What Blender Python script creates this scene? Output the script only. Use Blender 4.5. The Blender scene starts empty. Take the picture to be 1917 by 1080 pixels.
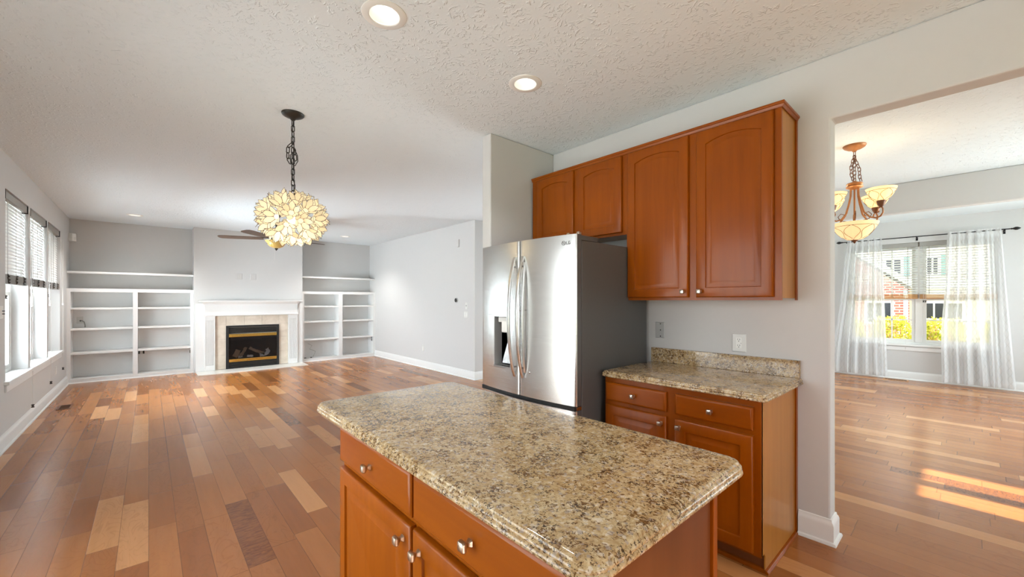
import bpy, bmesh, math, random
from mathutils import Vector, Matrix
random.seed(7)
PI = math.pi
sc = bpy.context.scene
col = sc.collection

# ------------------------------------------------------------------ camera, exposure, sky, sun
FPX, YAW, HOR, CAMH = 762.0, math.radians(41.75), 562.0, 1.37
cam_d = bpy.data.cameras.new('camera')
cam_d.sensor_width = 36.0
cam_d.lens = FPX * 36.0 / 1917.0
cam_d.shift_y = (HOR - 540.0) / 1917.0
cam_d.clip_start = 0.02
cam = bpy.data.objects.new('camera', cam_d)
cam.location = (0, 0, CAMH)
cam.rotation_euler = (PI / 2, 0, -YAW)
col.objects.link(cam)
sc.camera = cam

vs = sc.view_settings
vs.view_transform = 'Standard'
vs.look = 'None'
vs.gamma = 1.0
vs.use_curve_mapping = False
vs.exposure = 0.0

SKY = 4.0
world = bpy.data.worlds.new('world')
sc.world = world
world.use_nodes = True
bgn = world.node_tree.nodes['Background']
bgn.inputs['Color'].default_value = (0.93, 0.965, 1.0, 1)
bgn.inputs['Strength'].default_value = SKY

sun_d = bpy.data.lights.new('sun', 'SUN')
sun_d.energy = 17.0
sun_d.angle = math.radians(0.6)
sun_d.color = (1.0, 0.95, 0.88)
sun = bpy.data.objects.new('sun', sun_d)
col.objects.link(sun)
sun.rotation_euler = Vector((-0.01, 1.0, -0.805)).to_track_quat('-Z', 'Y').to_euler()

CEIL = 2.75
def portal(name, loc, aim, sx, sy, radiance=0.0):
    """window light: a sky portal, or with a radiance an added area lamp set in that opening"""
    d = bpy.data.lights.new(name, 'AREA')
    d.shape = 'RECTANGLE'
    d.size, d.size_y = sx, sy
    if radiance: d.energy = radiance * PI * sx * sy; d.color = DAY
    else: d.cycles.is_portal = True
    o = bpy.data.objects.new(name, d)
    o.location = loc
    o.rotation_euler = Vector(aim).to_track_quat('-Z', 'Z').to_euler()
    col.objects.link(o)
DAY = (0.80, 0.92, 1.0)
portal('daylight_lamp', (-1.24, 7.55, 1.5), (1, 0, 0), 3.3, 1.9, 66.0)
portal('daylight_lamp', (-1.24, 2.15, 1.03), (1, 0, 0), 2.5, 2.1, 2.3)
portal('daylight_lamp', (-1.24, -0.6, 1.6), (1, 0, 0), 1.8, 1.3, 0.9)  # lamp in an added, unseen kitchen window
portal('daylight_lamp', (1.0, -2.80, 1.5), (0, 1, 0), 2.3, 1.9, 0.6)  # lamp in the added window behind the camera
portal('portal', (9.95, 0.6, 1.5), (-1, 0, 0), 1.9, 1.85)
portal('portal', (4.4, -2.77, 1.35), (0, 1, 0), 0.8, 2.2)
portal('daylight_lamp', (7.1, -2.80, 1.5), (0, 1, 0), 4.0, 1.9, 15.0)  # lamp in the added back window, brightens the dining room
portal('daylight_lamp', (6.76, 4.0, 1.05), (-1, 0, 0), 1.7, 2.0, 14.0)  # lamp behind the added glass door, brightens the hall

# ------------------------------------------------------------------ node helpers and materials
def lin(c):
    return tuple((v / 12.92 if v <= 0.04045 else ((v + 0.055) / 1.055) ** 2.4) for v in [x / 255.0 for x in c])

class NT:
    def __init__(s, name):
        s.m = bpy.data.materials.new(name)
        s.m.use_nodes = True
        s.t = s.m.node_tree
        s.t.nodes.clear()
        s.out = s.t.nodes.new('ShaderNodeOutputMaterial')
    def new(s, typ, **kw):
        n = s.t.nodes.new(typ)
        for k, v in kw.items():
            setattr(n, k, v)
        return n
    def put(s, sock, v):
        if hasattr(v, 'links') or isinstance(v, bpy.types.NodeSocket):
            s.t.links.new(v, sock)
        elif isinstance(v, (tuple, list)) and len(v) == 3 and sock.type == 'RGBA':
            sock.default_value = (*v, 1)
        else:
            sock.default_value = v
    def math(s, op, a, b=0.0, c=0.0, clamp=False):
        n = s.new('ShaderNodeMath', operation=op, use_clamp=clamp)
        s.put(n.inputs[0], a); s.put(n.inputs[1], b)
        if len(n.inputs) > 2: s.put(n.inputs[2], c)
        return n.outputs[0]
    def coord(s, which='Object'):
        return s.new('ShaderNodeTexCoord').outputs[which]
    def sep(s, v):
        n = s.new('ShaderNodeSeparateXYZ'); s.put(n.inputs[0], v); return n.outputs
    def comb(s, x=0.0, y=0.0, z=0.0):
        n = s.new('ShaderNodeCombineXYZ')
        for i, v in enumerate((x, y, z)): s.put(n.inputs[i], v)
        return n.outputs[0]
    def vmath(s, op, a, b=(0, 0, 0)):
        n = s.new('ShaderNodeVectorMath', operation=op); s.put(n.inputs[0], a); s.put(n.inputs[1], b); return n
    def scale(s, v, x, y, z):
        return s.vmath('MULTIPLY', v, (x, y, z)).outputs[0]
    def noise(s, v, scale=5.0, detail=3.0, rough=0.5, dist=0.0):
        n = s.new('ShaderNodeTexNoise')
        s.put(n.inputs['Vector'], v)
        n.inputs['Scale'].default_value = scale; n.inputs['Detail'].default_value = detail
        n.inputs['Roughness'].default_value = rough; n.inputs['Distortion'].default_value = dist
        return n.outputs[0]
    def ramp(s, f, stops, interp='LINEAR'):
        n = s.new('ShaderNodeValToRGB'); s.put(n.inputs[0], f)
        cr = n.color_ramp; cr.interpolation = interp
        while len(cr.elements) < len(stops): cr.elements.new(0.5)
        for e, (p, c) in zip(cr.elements, stops):
            e.position = p; e.color = (*c, 1) if len(c) == 3 else c
        return n.outputs[0]
    def step(s, f, a, b):
        n = s.new('ShaderNodeMapRange', interpolation_type='SMOOTHSTEP')
        s.put(n.inputs[0], f); n.inputs[1].default_value = a; n.inputs[2].default_value = b
        return n.outputs[0]
    def mix(s, f, a, b, blend='MIX'):
        n = s.new('ShaderNodeMix', data_type='RGBA', blend_type=blend)
        s.put(n.inputs[0], f); s.put(n.inputs[6], a); s.put(n.inputs[7], b)
        return n.outputs[2]
    def bump(s, h, strength=0.3, dist=0.01):
        n = s.new('ShaderNodeBump'); s.put(n.inputs['Height'], h)
        n.inputs['Strength'].default_value = strength; n.inputs['Distance'].default_value = dist
        return n.outputs[0]
    def bsdf(s, **kw):
        n = s.new('ShaderNodeBsdfPrincipled')
        for k, v in kw.items():
            s.put(n.inputs[k.replace('_', ' ')], v)
        return n
    def finish(s, sh):
        s.t.links.new(sh.outputs[0] if hasattr(sh, 'outputs') else sh, s.out.inputs[0])
        return s.m

def plain(name, rgb, rough=0.5, metal=0.0, bump=0.0, bscale=200.0, var=0.04, emit=0.0, coat=0.0, spec=0.5):
    t = NT(name)
    c = lin(rgb)
    co = t.coord()
    nz = t.noise(co, bscale * 0.1, 3)
    colr = t.mix(nz, tuple(x * (1 - var) for x in c), tuple(min(1, x * (1 + var)) for x in c))
    kw = dict(Base_Color=colr, Roughness=rough, Metallic=metal)
    b = t.bsdf(**kw)
    b.inputs['Specular IOR Level'].default_value = spec
    if coat:
        b.inputs['Coat Weight'].default_value = coat; b.inputs['Coat Roughness'].default_value = 0.08
    if bump:
        t.put(b.inputs['Normal'], t.bump(t.noise(co, bscale, 2), bump, 0.002))
    if emit:
        t.put(b.inputs['Emission Color'], c); b.inputs['Emission Strength'].default_value = emit
    return t.finish(b)

M = {}
M['wall'] = plain('wall_paint', (206, 205, 203), 0.75, bump=0.12, bscale=260, var=0.01)
M['trim'] = plain('white_trim_paint', (232, 232, 230), 0.4, var=0.01)
M['white'] = plain('white_plastic', (236, 236, 232), 0.35, var=0.01)
M['plate'] = plain('wall_plate_plastic', (222, 222, 218), 0.35, var=0.01)
M['greyplate'] = plain('painted_metal_plate', (176, 177, 176), 0.4, var=0.02)
M['black'] = plain('black_plastic', (22, 22, 22), 0.4)
M['dark'] = plain('dark_gap', (30, 29, 28), 0.7)
M['bronze'] = plain('dark_bronze_metal', (62, 60, 57), 0.42, metal=0.7)
M['rodblack'] = plain('black_iron', (26, 25, 25), 0.4, metal=0.5)
M['nickel'] = plain('brushed_nickel', (206, 198, 184), 0.28, metal=1.0)
M['chrome'] = plain('polished_steel', (205, 205, 205), 0.18, metal=1.0)
M['brass'] = plain('polished_brass', (226, 186, 96), 0.2, metal=1.0)
M['rust'] = plain('rubbed_copper_metal', (168, 112, 66), 0.45, metal=0.35, var=0.3, bscale=300)
M['rustdark'] = plain('rubbed_dark_copper', (120, 80, 56), 0.45, metal=0.35, var=0.3, bscale=300)
M['fridgeside'] = plain('charcoal_fridge_side', (88, 88, 87), 0.42, bump=0.1, bscale=600)
M['firebox'] = plain('black_firebox_metal', (26, 27, 28), 0.45)
M['log'] = plain('ceramic_log', (168, 138, 112), 0.9, bump=0.8, bscale=60, var=0.35)
M['logash'] = plain('pale_ceramic_log', (206, 198, 188), 0.9, bump=0.8, bscale=60, var=0.25)
M['fanblade'] = plain('walnut_fan_blade', (84, 62, 46), 0.45, var=0.25)
M['amber'] = plain('amber_glass', (204, 170, 98), 0.3, emit=0.05, var=0.12, bscale=120)
M['headrail'] = plain('grey_headrail', (158, 156, 150), 0.5)
M['slat'] = plain('white_blind_slat', (240, 240, 236), 0.45, var=0.01)
M['tan'] = plain('tan_bottom_rail', (196, 146, 92), 0.5, var=0.12)
M['stack'] = plain('grey_stacked_slats', (150, 149, 146), 0.5)
M['cord'] = plain('white_cord', (224, 222, 218), 0.7)
M['darkcord'] = plain('dark_tassel', (70, 66, 62), 0.6)
M['patio'] = plain('pale_concrete', (214, 214, 208), 0.9, var=0.08)
M['lawn'] = plain('lawn_ground', (150, 160, 110), 0.95, var=0.3, bscale=40)
M['siding'] = plain('cream_siding', (226, 212, 196), 0.8)
M['shutter'] = plain('teal_shutter', (112, 146, 146), 0.6)
M['roofm'] = plain('grey_shingles', (126, 120, 116), 0.9, bump=0.6, bscale=30)
M['housewin'] = plain('dark_house_glass', (42, 46, 56), 0.1)
M['housetrim'] = plain('white_house_trim', (240, 240, 238), 0.6)
M['vent'] = plain('brown_floor_register', (104, 66, 40), 0.45)
M['ventpale'] = plain('oak_floor_register', (196, 146, 98), 0.45)
M['bulb'] = plain('glowing_bulb', (255, 236, 196), 0.4, emit=4.0)
M['lens'] = plain('glowing_lens', (255, 250, 240), 0.4, emit=5.0)

def mat_ceiling():
    t = NT('stomped_ceiling_paint')
    co = t.coord()
    warp = t.new('ShaderNodeTexNoise'); t.put(warp.inputs['Vector'], co); warp.inputs['Scale'].default_value = 3.0
    off = t.vmath('SCALE', t.vmath('SUBTRACT', warp.outputs['Color'], (0.5, 0.5, 0.5)).outputs[0])
    off.inputs['Scale'].default_value = 0.12
    p = t.vmath('ADD', co, off.outputs[0]).outputs[0]
    p = t.scale(p, 1, 1, 0)
    hs = None
    for sc_, ox in ((5.2, 0.0), (6.3, 3.7)):
        v = t.new('ShaderNodeTexVoronoi', voronoi_dimensions='2D', feature='F1')
        q = t.vmath('ADD', p, (ox, ox * 0.6, 0)).outputs[0]
        t.put(v.inputs['Vector'], q); v.inputs['Scale'].default_value = sc_
        d = t.vmath('SUBTRACT', q, v.outputs['Position'])
        x, y, _ = t.sep(d.outputs[0])
        r = v.outputs['Distance']
        ang = t.math('ARCTAN2', y, x)
        nz = t.noise(co, 22, 2)
        st = t.math('SINE', t.math('MULTIPLY_ADD', ang, 13.0, t.math('MULTIPLY', nz, 14.0)))
        st = t.math('POWER', t.math('MAXIMUM', st, 0.0), 2.0)
        msk = t.math('MULTIPLY', t.step(r, 0.12, 0.3), t.math('SUBTRACT', 1.0, t.step(r, 0.45, 0.75)))
        brk = t.step(t.noise(co, 34, 2), 0.46, 0.62)
        h = t.math('MULTIPLY', t.math('MULTIPLY', st, msk), brk)
        hs = h if hs is None else t.math('MAXIMUM', hs, h)
    hs = t.math('ADD', hs, t.math('MULTIPLY', t.noise(co, 45, 3), 0.12))
    b = t.bsdf(Base_Color=lin((230, 238, 242)), Roughness=0.85, Normal=t.bump(hs, 0.6, 0.005))
    return t.finish(b)
M['ceil'] = mat_ceiling()

def mat_floor():
    t = NT('hardwood_plank_floor')
    x, y, z = t.sep(t.coord())
    W = 0.127
    xr = t.math('DIVIDE', x, W)
    row = t.math('FLOOR', xr)
    fx = t.math('FRACT', xr)
    wn = t.new('ShaderNodeTexWhiteNoise', noise_dimensions='1D'); t.put(wn.inputs['W'], row)
    yy = t.math('ADD', t.math('DIVIDE', y, 0.74), t.math('MULTIPLY', wn.outputs['Value'], 37.0))
    w = t.math('ADD', yy, t.math('MULTIPLY', row, 113.0))
    def vor(feature):
        v = t.new('ShaderNodeTexVoronoi', voronoi_dimensions='1D', feature=feature)
        t.put(v.inputs['W'], w); v.inputs['Scale'].default_value = 1.0; v.inputs['Randomness'].default_value = 0.85
        return v
    rnd = t.sep(vor('F1').outputs['Color'])
    edge = vor('DISTANCE_TO_EDGE').outputs['Distance']
    base = t.ramp(rnd[0], [(0.0, lin((132, 78, 38))), (0.06, lin((148, 90, 45))), (0.5, lin((161, 102, 53))),
                           (0.86, lin((171, 111, 60))), (0.91, lin((194, 137, 87))), (1.0, lin((204, 149, 99)))])
    g1 = t.noise(t.comb(t.math('MULTIPLY_ADD', x, 26.0, t.math('MULTIPLY', rnd[1], 50.0)), t.math('MULTIPLY', y, 2.2), t.math('MULTIPLY', rnd[2], 9.0)), 1.0, 4, 0.6, 0.4)
    fig = t.noise(t.comb(t.math('MULTIPLY_ADD', x, 7.0, t.math('MULTIPLY', rnd[2], 40.0)), t.math('MULTIPLY', y, 2.6), rnd[1]), 1.0, 2, 0.5, 1.2)
    figl = t.math('PINGPONG', t.math('MULTIPLY', fig, 9.0), 0.5)
    figm = t.math('SUBTRACT', 1.0, t.step(figl, 0.0, 0.16))
    amt = t.step(rnd[1], 0.25, 0.7)
    c = t.mix(t.math('MULTIPLY', t.math('MULTIPLY', figm, amt), 0.18), base, t.mix(1.0, base, lin((150, 110, 85)), 'MULTIPLY'))
    c = t.mix(0.38, c, t.mix(g1, t.mix(1.0, c, (0.62, 0.56, 0.5), 'MULTIPLY'), t.mix(1.0, c, (1.3, 1.3, 1.28), 'MULTIPLY')))
    dk = t.math('MULTIPLY', t.math('SUBTRACT', 1.0, t.step(rnd[0], 0.015, 0.03)), t.step(t.noise(t.comb(t.math('MULTIPLY', x, 14.0), t.math('MULTIPLY', y, 60.0), 0.0), 1.0, 3, 0.6, 1.5), 0.42, 0.62))
    c = t.mix(t.math('MULTIPLY', dk, 0.65), c, lin((92, 52, 28)))
    ex = t.math('MINIMUM', fx, t.math('SUBTRACT', 1.0, fx))
    s1 = t.math('SUBTRACT', 1.0, t.step(ex, 0.004, 0.016))
    s2 = t.math('SUBTRACT', 1.0, t.step(edge, 0.0008, 0.0035))
    seam = t.math('MAXIMUM', s1, s2)
    c = t.mix(t.math('MULTIPLY', seam, 0.62), c, lin((70, 40, 26)))
    rough = t.math('MULTIPLY_ADD', g1, 0.10, 0.17)
    nz = t.math('ADD', t.math('MULTIPLY', seam, -0.6), t.math('ADD', t.math('MULTIPLY', g1, 0.07), t.math('MULTIPLY', t.noise(t.coord(), 4.0, 1), 0.7)))
    b = t.bsdf(Base_Color=c, Roughness=rough, Normal=t.bump(nz, 0.14, 0.004))
    b.inputs['Specular IOR Level'].default_value = 0.3
    return t.finish(b)
M['floor'] = mat_floor()

def mat_wood(name, c1, c2, rough=0.3, axis=2):
    t = NT(name)
    co = t.coord()
    s = [22.0, 22.0, 22.0]; s[axis] = 1.6
    s2 = [3.0, 3.0, 3.0]; s2[axis] = 0.8
    g = t.noise(t.scale(co, *s), 1.0, 5, 0.6, 0.3)
    b2 = t.noise(t.scale(co, *s2), 1.0, 2, 0.5, 0.6)
    f = t.math('ADD', t.math('MULTIPLY', g, 0.55), t.math('MULTIPLY', b2, 0.5))
    c = t.ramp(f, [(0.3, lin(c1)), (0.72, lin(c2))])
    b = t.bsdf(Base_Color=c, Roughness=rough, Normal=t.bump(g, 0.04, 0.002))
    b.inputs['Coat Weight'].default_value = 0.08; b.inputs['Coat Roughness'].default_value = 0.12; b.inputs['Specular IOR Level'].default_value = 0.25
    return t.finish(b)
M['cherry'] = mat_wood('cherry_stained_wood', (124, 57, 1), (153, 76, 3))
M['cherryh'] = mat_wood('cherry_stained_wood_across', (124, 57, 1), (153, 76, 3), axis=1)
M['maple'] = mat_wood('honey_maple_veneer', (156, 100, 36), (182, 124, 54), 0.28)
M['island'] = mat_wood('cinnamon_stained_wood', (132, 63, 3), (160, 84, 7))
M['islandh'] = mat_wood('cinnamon_stained_wood_across', (132, 63, 3), (160, 84, 7), axis=1)
M['endpanel'] = mat_wood('brown_end_panel', (98, 54, 26), (116, 66, 34), 0.38)

def mat_granite():
    t = NT('speckled_granite')
    co = t.coord()
    big = t.noise(co, 7.0, 3, 0.6, 0.5)
    mid = t.noise(co, 60.0, 3, 0.65, 0.6)
    c = t.ramp(t.math('ADD', t.math('MULTIPLY', mid, 0.75), t.math('MULTIPLY', big, 0.3)),
               [(0.32, lin((126, 92, 52))), (0.45, lin((172, 144, 102))), (0.56, lin((190, 166, 126))), (0.72, lin((212, 196, 166)))])
    v = t.new('ShaderNodeTexVoronoi', feature='F1'); t.put(v.inputs['Vector'], co); v.inputs['Scale'].default_value = 120.0
    rc = t.sep(v.outputs['Color'])
    c = t.mix(t.math('MULTIPLY', t.step(rc[0], 0.88, 0.92), 0.4), c, lin((222, 216, 204)))
    c = t.mix(t.math('MULTIPLY', t.step(rc[1], 0.9, 0.93), 0.6), c, lin((150, 140, 136)))
    s = t.scale(co, 1.0, 0.8, 1.0)
    n1 = t.noise(s, 112.0, 3, 0.62, 0.9)
    cl = t.noise(co, 19.0, 2, 0.5, 0.3)
    f = t.math('ADD', n1, t.math('MULTIPLY', t.math('SUBTRACT', cl, 0.5), 0.36))
    c = t.mix(t.step(f, 0.555, 0.61), c, lin((112, 82, 48)))
    n2 = t.noise(t.vmath('ADD', s, (3.1, 1.7, 0.4)).outputs[0], 150.0, 3, 0.6, 1.1)
    f2 = t.math('ADD', n2, t.math('MULTIPLY', t.math('SUBTRACT', cl, 0.5), 0.30))
    c = t.mix(t.math('MULTIPLY', t.step(f2, 0.58, 0.625), 0.9), c, lin((58, 46, 36)))
    b = t.bsdf(Base_Color=c, Roughness=0.09)
    b.inputs['Specular IOR Level'].default_value = 0.5
    return t.finish(b)
M['granite'] = mat_granite()

def mat_steel():
    t = NT('brushed_stainless_steel')
    co = t.coord()
    g = t.noise(t.scale(co, 6.0, 6.0, 400.0), 1.0, 3, 0.6)
    r = t.math('MULTIPLY_ADD', g, 0.10, 0.20)
    c = t.mix(g, lin((208, 208, 206)), lin((226, 226, 224)))
    b = t.bsdf(Base_Color=c, Metallic=1.0, Roughness=r, Normal=t.bump(g, 0.02, 0.0006))
    return t.finish(b)
M['steel'] = mat_steel()

def mat_glass(name, tint=(1, 1, 1), gloss=0.07):
    t = NT(name)
    a = t.new('ShaderNodeBsdfTransparent'); t.put(a.inputs[0], tint)
    g = t.new('ShaderNodeBsdfGlossy'); g.inputs['Roughness'].default_value = 0.02
    fr = t.new('ShaderNodeFresnel'); fr.inputs[0].default_value = 1.45
    m = t.new('ShaderNodeMixShader')
    t.put(m.inputs[0], t.math('MULTIPLY', fr.outputs[0], 0.8)); t.put(m.inputs[1], a.outputs[0]); t.put(m.inputs[2], g.outputs[0])
    return t.finish(m)
M['glass'] = mat_glass('window_glass')
M['fireglass'] = mat_glass('smoked_fire_glass', (0.75, 0.77, 0.8))

def mat_translucent(name, rgb, tr=0.6, glow=0.0, alpha=0.0, pattern=None):
    t = NT(name)
    c = lin(rgb)
    d = t.new('ShaderNodeBsdfDiffuse'); tl = t.new('ShaderNodeBsdfTranslucent')
    cc = c
    al = alpha
    if pattern == 'trellis':
        u, v, _ = t.sep(t.coord('UV'))
        a = t.math('DIVIDE', u, 0.15)
        sn = t.math('MULTIPLY', t.math('SINE', t.math('MULTIPLY', v, 2 * PI / 0.23)), 0.25)
        l1 = t.math('ABSOLUTE', t.math('SUBTRACT', t.math('FRACT', t.math('ADD', a, sn)), 0.5))
        l2 = t.math('ABSOLUTE', t.math('SUBTRACT', t.math('FRACT', t.math('SUBTRACT', a, sn)), 0.5))
        ln = t.math('SUBTRACT', 1.0, t.step(t.math('MINIMUM', l1, l2), 0.02, 0.05))
        cc = t.mix(ln, c, lin((206, 206, 204)))
        al = t.math('MULTIPLY', t.math('SUBTRACT', 1.0, t.math('MULTIPLY', ln, 0.75)), alpha)
    t.put(d.inputs[0], cc); t.put(tl.inputs[0], cc)
    m = t.new('ShaderNodeMixShader'); m.inputs[0].default_value = tr
    t.put(m.inputs[1], d.outputs[0]); t.put(m.inputs[2], tl.outputs[0])
    res = m
    if glow:
        e = t.new('ShaderNodeEmission'); t.put(e.inputs[0], c); e.inputs[1].default_value = glow
        ad = t.new('ShaderNodeAddShader'); t.put(ad.inputs[0], res.outputs[0]); t.put(ad.inputs[1], e.outputs[0]); res = ad
    if alpha:
        tp = t.new('ShaderNodeBsdfTransparent')
        m2 = t.new('ShaderNodeMixShader'); t.put(m2.inputs[0], al)
        t.put(m2.inputs[1], res.outputs[0]); t.put(m2.inputs[2], tp.outputs[0]); res = m2
    return t.finish(res)
M['sheer'] = mat_translucent('sheer_trellis_curtain', (246, 246, 246), 0.5, alpha=0.30, pattern='trellis')
M['capiz'] = mat_translucent('capiz_shell', (250, 238, 210), 0.45, glow=0.16)
M['shade'] = mat_translucent('cream_glass_shade', (255, 238, 200), 0.45, glow=0.3)
M['bslat'] = mat_translucent('white_lit_blind_slat', (246, 246, 244), 0.06)

def mat_tile():
    t = NT('beige_ceramic_tile')
    co = t.coord()
    n1 = t.noise(co, 6.0, 4, 0.6, 0.4)
    c = t.ramp(n1, [(0.3, lin((204, 190, 172))), (0.7, lin((226, 214, 198)))])
    return t.finish(t.bsdf(Base_Color=c, Roughness=0.35))
M['tile'] = mat_tile()
M['grout'] = plain('grey_grout', (178, 168, 154), 0.9)
M['hearthm'] = plain('white_marble_hearth', (228, 224, 216), 0.3, var=0.06, bscale=30)

def mat_brick():
    t = NT('red_brick')
    co = t.coord()
    x, y, z = t.sep(co)
    b = t.new('ShaderNodeTexBrick')
    t.put(b.inputs['Vector'], t.comb(y, z, 0.0))
    b.inputs['Scale'].default_value = 1.0
    b.inputs['Brick Width'].default_value = 0.34; b.inputs['Row Height'].default_value = 0.13; b.inputs['Mortar Size'].default_value = 0.018
    t.put(b.inputs['Color1'], lin((168, 84, 78))); t.put(b.inputs['Color2'], lin((190, 108, 98))); t.put(b.inputs['Mortar'], lin((216, 200, 192)))
    return t.finish(t.bsdf(Base_Color=b.outputs[0], Roughness=0.9))
M['brick'] = mat_brick()

def mat_leaf():
    t = NT('shrub_leaf')
    oi = t.noise(t.coord(), 9.0, 2)
    c = t.ramp(oi, [(0.3, lin((120, 132, 40))), (0.5, lin((196, 196, 62))), (0.62, lin((222, 212, 110))), (0.75, lin((206, 178, 140)))])
    d = t.new('ShaderNodeBsdfDiffuse'); tl = t.new('ShaderNodeBsdfTranslucent')
    t.put(d.inputs[0], c); t.put(tl.inputs[0], c)
    m = t.new('ShaderNodeMixShader'); m.inputs[0].default_value = 0.35
    t.put(m.inputs[1], d.outputs[0]); t.put(m.inputs[2], tl.outputs[0])
    return t.finish(m)
M['leaf'] = mat_leaf()

# ------------------------------------------------------------------ mesh helpers
class MB:
    def __init__(s): s.v = []; s.f = []; s.uv = None
    def add(s, vs, fs):
        n = len(s.v); s.v += [tuple(p) for p in vs]; s.f += [tuple(i + n for i in f) for f in fs]; return s
    def box(s, x0, x1, y0, y1, z0, z1):
        x0, x1 = sorted((x0, x1)); y0, y1 = sorted((y0, y1)); z0, z1 = sorted((z0, z1))
        return s.add([(x0, y0, z0), (x1, y0, z0), (x1, y1, z0), (x0, y1, z0), (x0, y0, z1), (x1, y0, z1), (x1, y1, z1), (x0, y1, z1)],
                     [(0, 3, 2, 1), (4, 5, 6, 7), (0, 1, 5, 4), (1, 2, 6, 5), (2, 3, 7, 6), (3, 0, 4, 7)])
    def rings(s, rings, cap0=True, cap1=True, closed=True):
        k = len(rings[0]); vs = [p for r in rings for p in r]; fs = []
        for a in range(len(rings) - 1):
            for i in range(k if closed else k - 1):
                j = (i + 1) % k
                fs.append((a * k + i, a * k + j, (a + 1) * k + j, (a + 1) * k + i))
        if cap0: fs.append(tuple(reversed(range(k))))
        if cap1: fs.append(tuple((len(rings) - 1) * k + i for i in range(k)))
        return s.add(vs, fs)
    def lathe(s, prof, c, n=24, cap0=False, cap1=False):
        return s.rings([[(c[0] + r * math.cos(2 * PI * i / n), c[1] + r * math.sin(2 * PI * i / n), c[2] + z) for i in range(n)] for r, z in prof], cap0, cap1)
    def tube(s, pts, r, n=8, cap=True, closed=False):
        pts = [Vector(p) for p in pts]; rs = []
        up = Vector((0.13, 0.31, 0.94)); prev = None
        m = len(pts)
        for i, p in enumerate(pts):
            if closed: d = pts[(i + 1) % m] - pts[i - 1]
            else: d = pts[min(i + 1, m - 1)] - pts[max(i - 1, 0)]
            d.normalize()
            a = (prev - d * prev.dot(d)) if prev else (up - d * up.dot(d))
            if a.length < 1e-4: a = Vector((1, 0, 0)) - d * d.x
            a.normalize(); prev = a; b = d.cross(a)
            rr = r[i] if isinstance(r, (list, tuple)) else r
            rs.append([p + (a * math.cos(2 * PI * k / n) + b * math.sin(2 * PI * k / n)) * rr for k in range(n)])
        if closed: rs.append(rs[0]); return s.rings(rs, False, False)
        return s.rings(rs, cap, cap)
    def prism(s, poly, axis, a, b):
        def mk(p, w):
            return {'x': (w, p[0], p[1]), 'y': (p[0], w, p[1]), 'z': (p[0], p[1], w)}[axis]
        return s.rings([[mk(p, a) for p in poly], [mk(p, b) for p in poly]])
    def sphere(s, c, r, n=16, m=10, sx=1, sy=1, sz=1):
        prof = [(max(1e-4, math.sin(PI * i / m)), -math.cos(PI * i / m)) for i in range(m + 1)]
        return s.rings([[(c[0] + r * sx * q * math.cos(2 * PI * i / n), c[1] + r * sy * q * math.sin(2 * PI * i / n), c[2] + r * sz * z) for i in range(n)] for q, z in prof], True, True)
    def build(s, name, mat, parent=None, smooth=False, bevel=0.0, seg=2, fix=True):
        me = bpy.data.meshes.new(name)
        me.from_pydata(s.v, [], s.f)
        if fix:
            bm = bmesh.new(); bm.from_mesh(me); bmesh.ops.recalc_face_normals(bm, faces=bm.faces); bm.to_mesh(me); bm.free()
        if s.uv:
            l = me.uv_layers.new(name='UVMap')
            for lp in me.loops: l.data[lp.index].uv = s.uv[lp.vertex_index]
        o = bpy.data.objects.new(name, me); col.objects.link(o)
        me.materials.append(M[mat])
        if smooth:
            for p in me.polygons: p.use_smooth = True
            if smooth != 'all': me.set_sharp_from_angle(angle=math.radians(38))
        if bevel:
            b = o.modifiers.new('bevel', 'BEVEL'); b.width = bevel; b.segments = seg; b.limit_method = 'ANGLE'; b.angle_limit = math.radians(40)
        if parent:
            o.parent = parent
            if parent.type == 'EMPTY': o.matrix_parent_inverse = Matrix.Translation(-parent.location)
        return o

def tag(o, label, cat, group=None):
    o['label'] = label; o['category'] = cat
    if group: o['group'] = group
    return o
def thing(name, loc, label, cat, group=None):
    o = bpy.data.objects.new(name, None); o.location = loc; o.empty_display_size = 0.05
    col.objects.link(o)
    return tag(o, label, cat, group)
def struct(name, mb, mat, parent=None, **kw):
    o = mb.build(name, mat, parent, **kw)
    if not parent: o['kind'] = 'structure'
    return o
def copy_tree(root, loc, label):
    def rec(o, par):
        c = o.copy(); col.objects.link(c)
        if par: c.parent = par
        for ch in list(o.children): rec(ch, c)
        return c
    r = rec(root, None); r.location = loc; r['label'] = label
    return r

# ------------------------------------------------------------------ room shell
XL, XK, XR, XLR, YF = -1.0, 2.86, 9.77, 4.18, 10.1
struct('floor', MB().box(-1.15, 9.92, -2.75, 10.25, -0.08, 0.0), 'floor')

LIGHTS = [(0.85, 1.88), (1.79, 1.88), (-0.17, 8.98), (3.17, 8.98), (0.85, -0.9), (1.79, -0.9)]  # last pair: unseen fixtures added to brighten the kitchen
hx = 0.074
xs = sorted({-1.15, 9.92} | {v for x, y in LIGHTS for v in (x - hx, x + hx)})
ys = sorted({-2.75, 10.25} | {v for x, y in LIGHTS for v in (y - hx, y + hx)})
c = MB()
for i in range(len(xs) - 1):
    for j in range(len(ys) - 1):
        mx, my = (xs[i] + xs[i + 1]) / 2, (ys[j] + ys[j + 1]) / 2
        if any(abs(mx - x) < hx and abs(my - y) < hx for x, y in LIGHTS): continue
        c.add([(xs[i], ys[j], CEIL), (xs[i + 1], ys[j], CEIL), (xs[i + 1], ys[j + 1], CEIL), (xs[i], ys[j + 1], CEIL)], [(0, 3, 2, 1)])
c.box(-1.15, 9.92, -2.75, 10.25, CEIL + 0.13, CEIL + 0.2)
ceil = struct('ceiling', c, 'ceil', fix=False)

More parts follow.
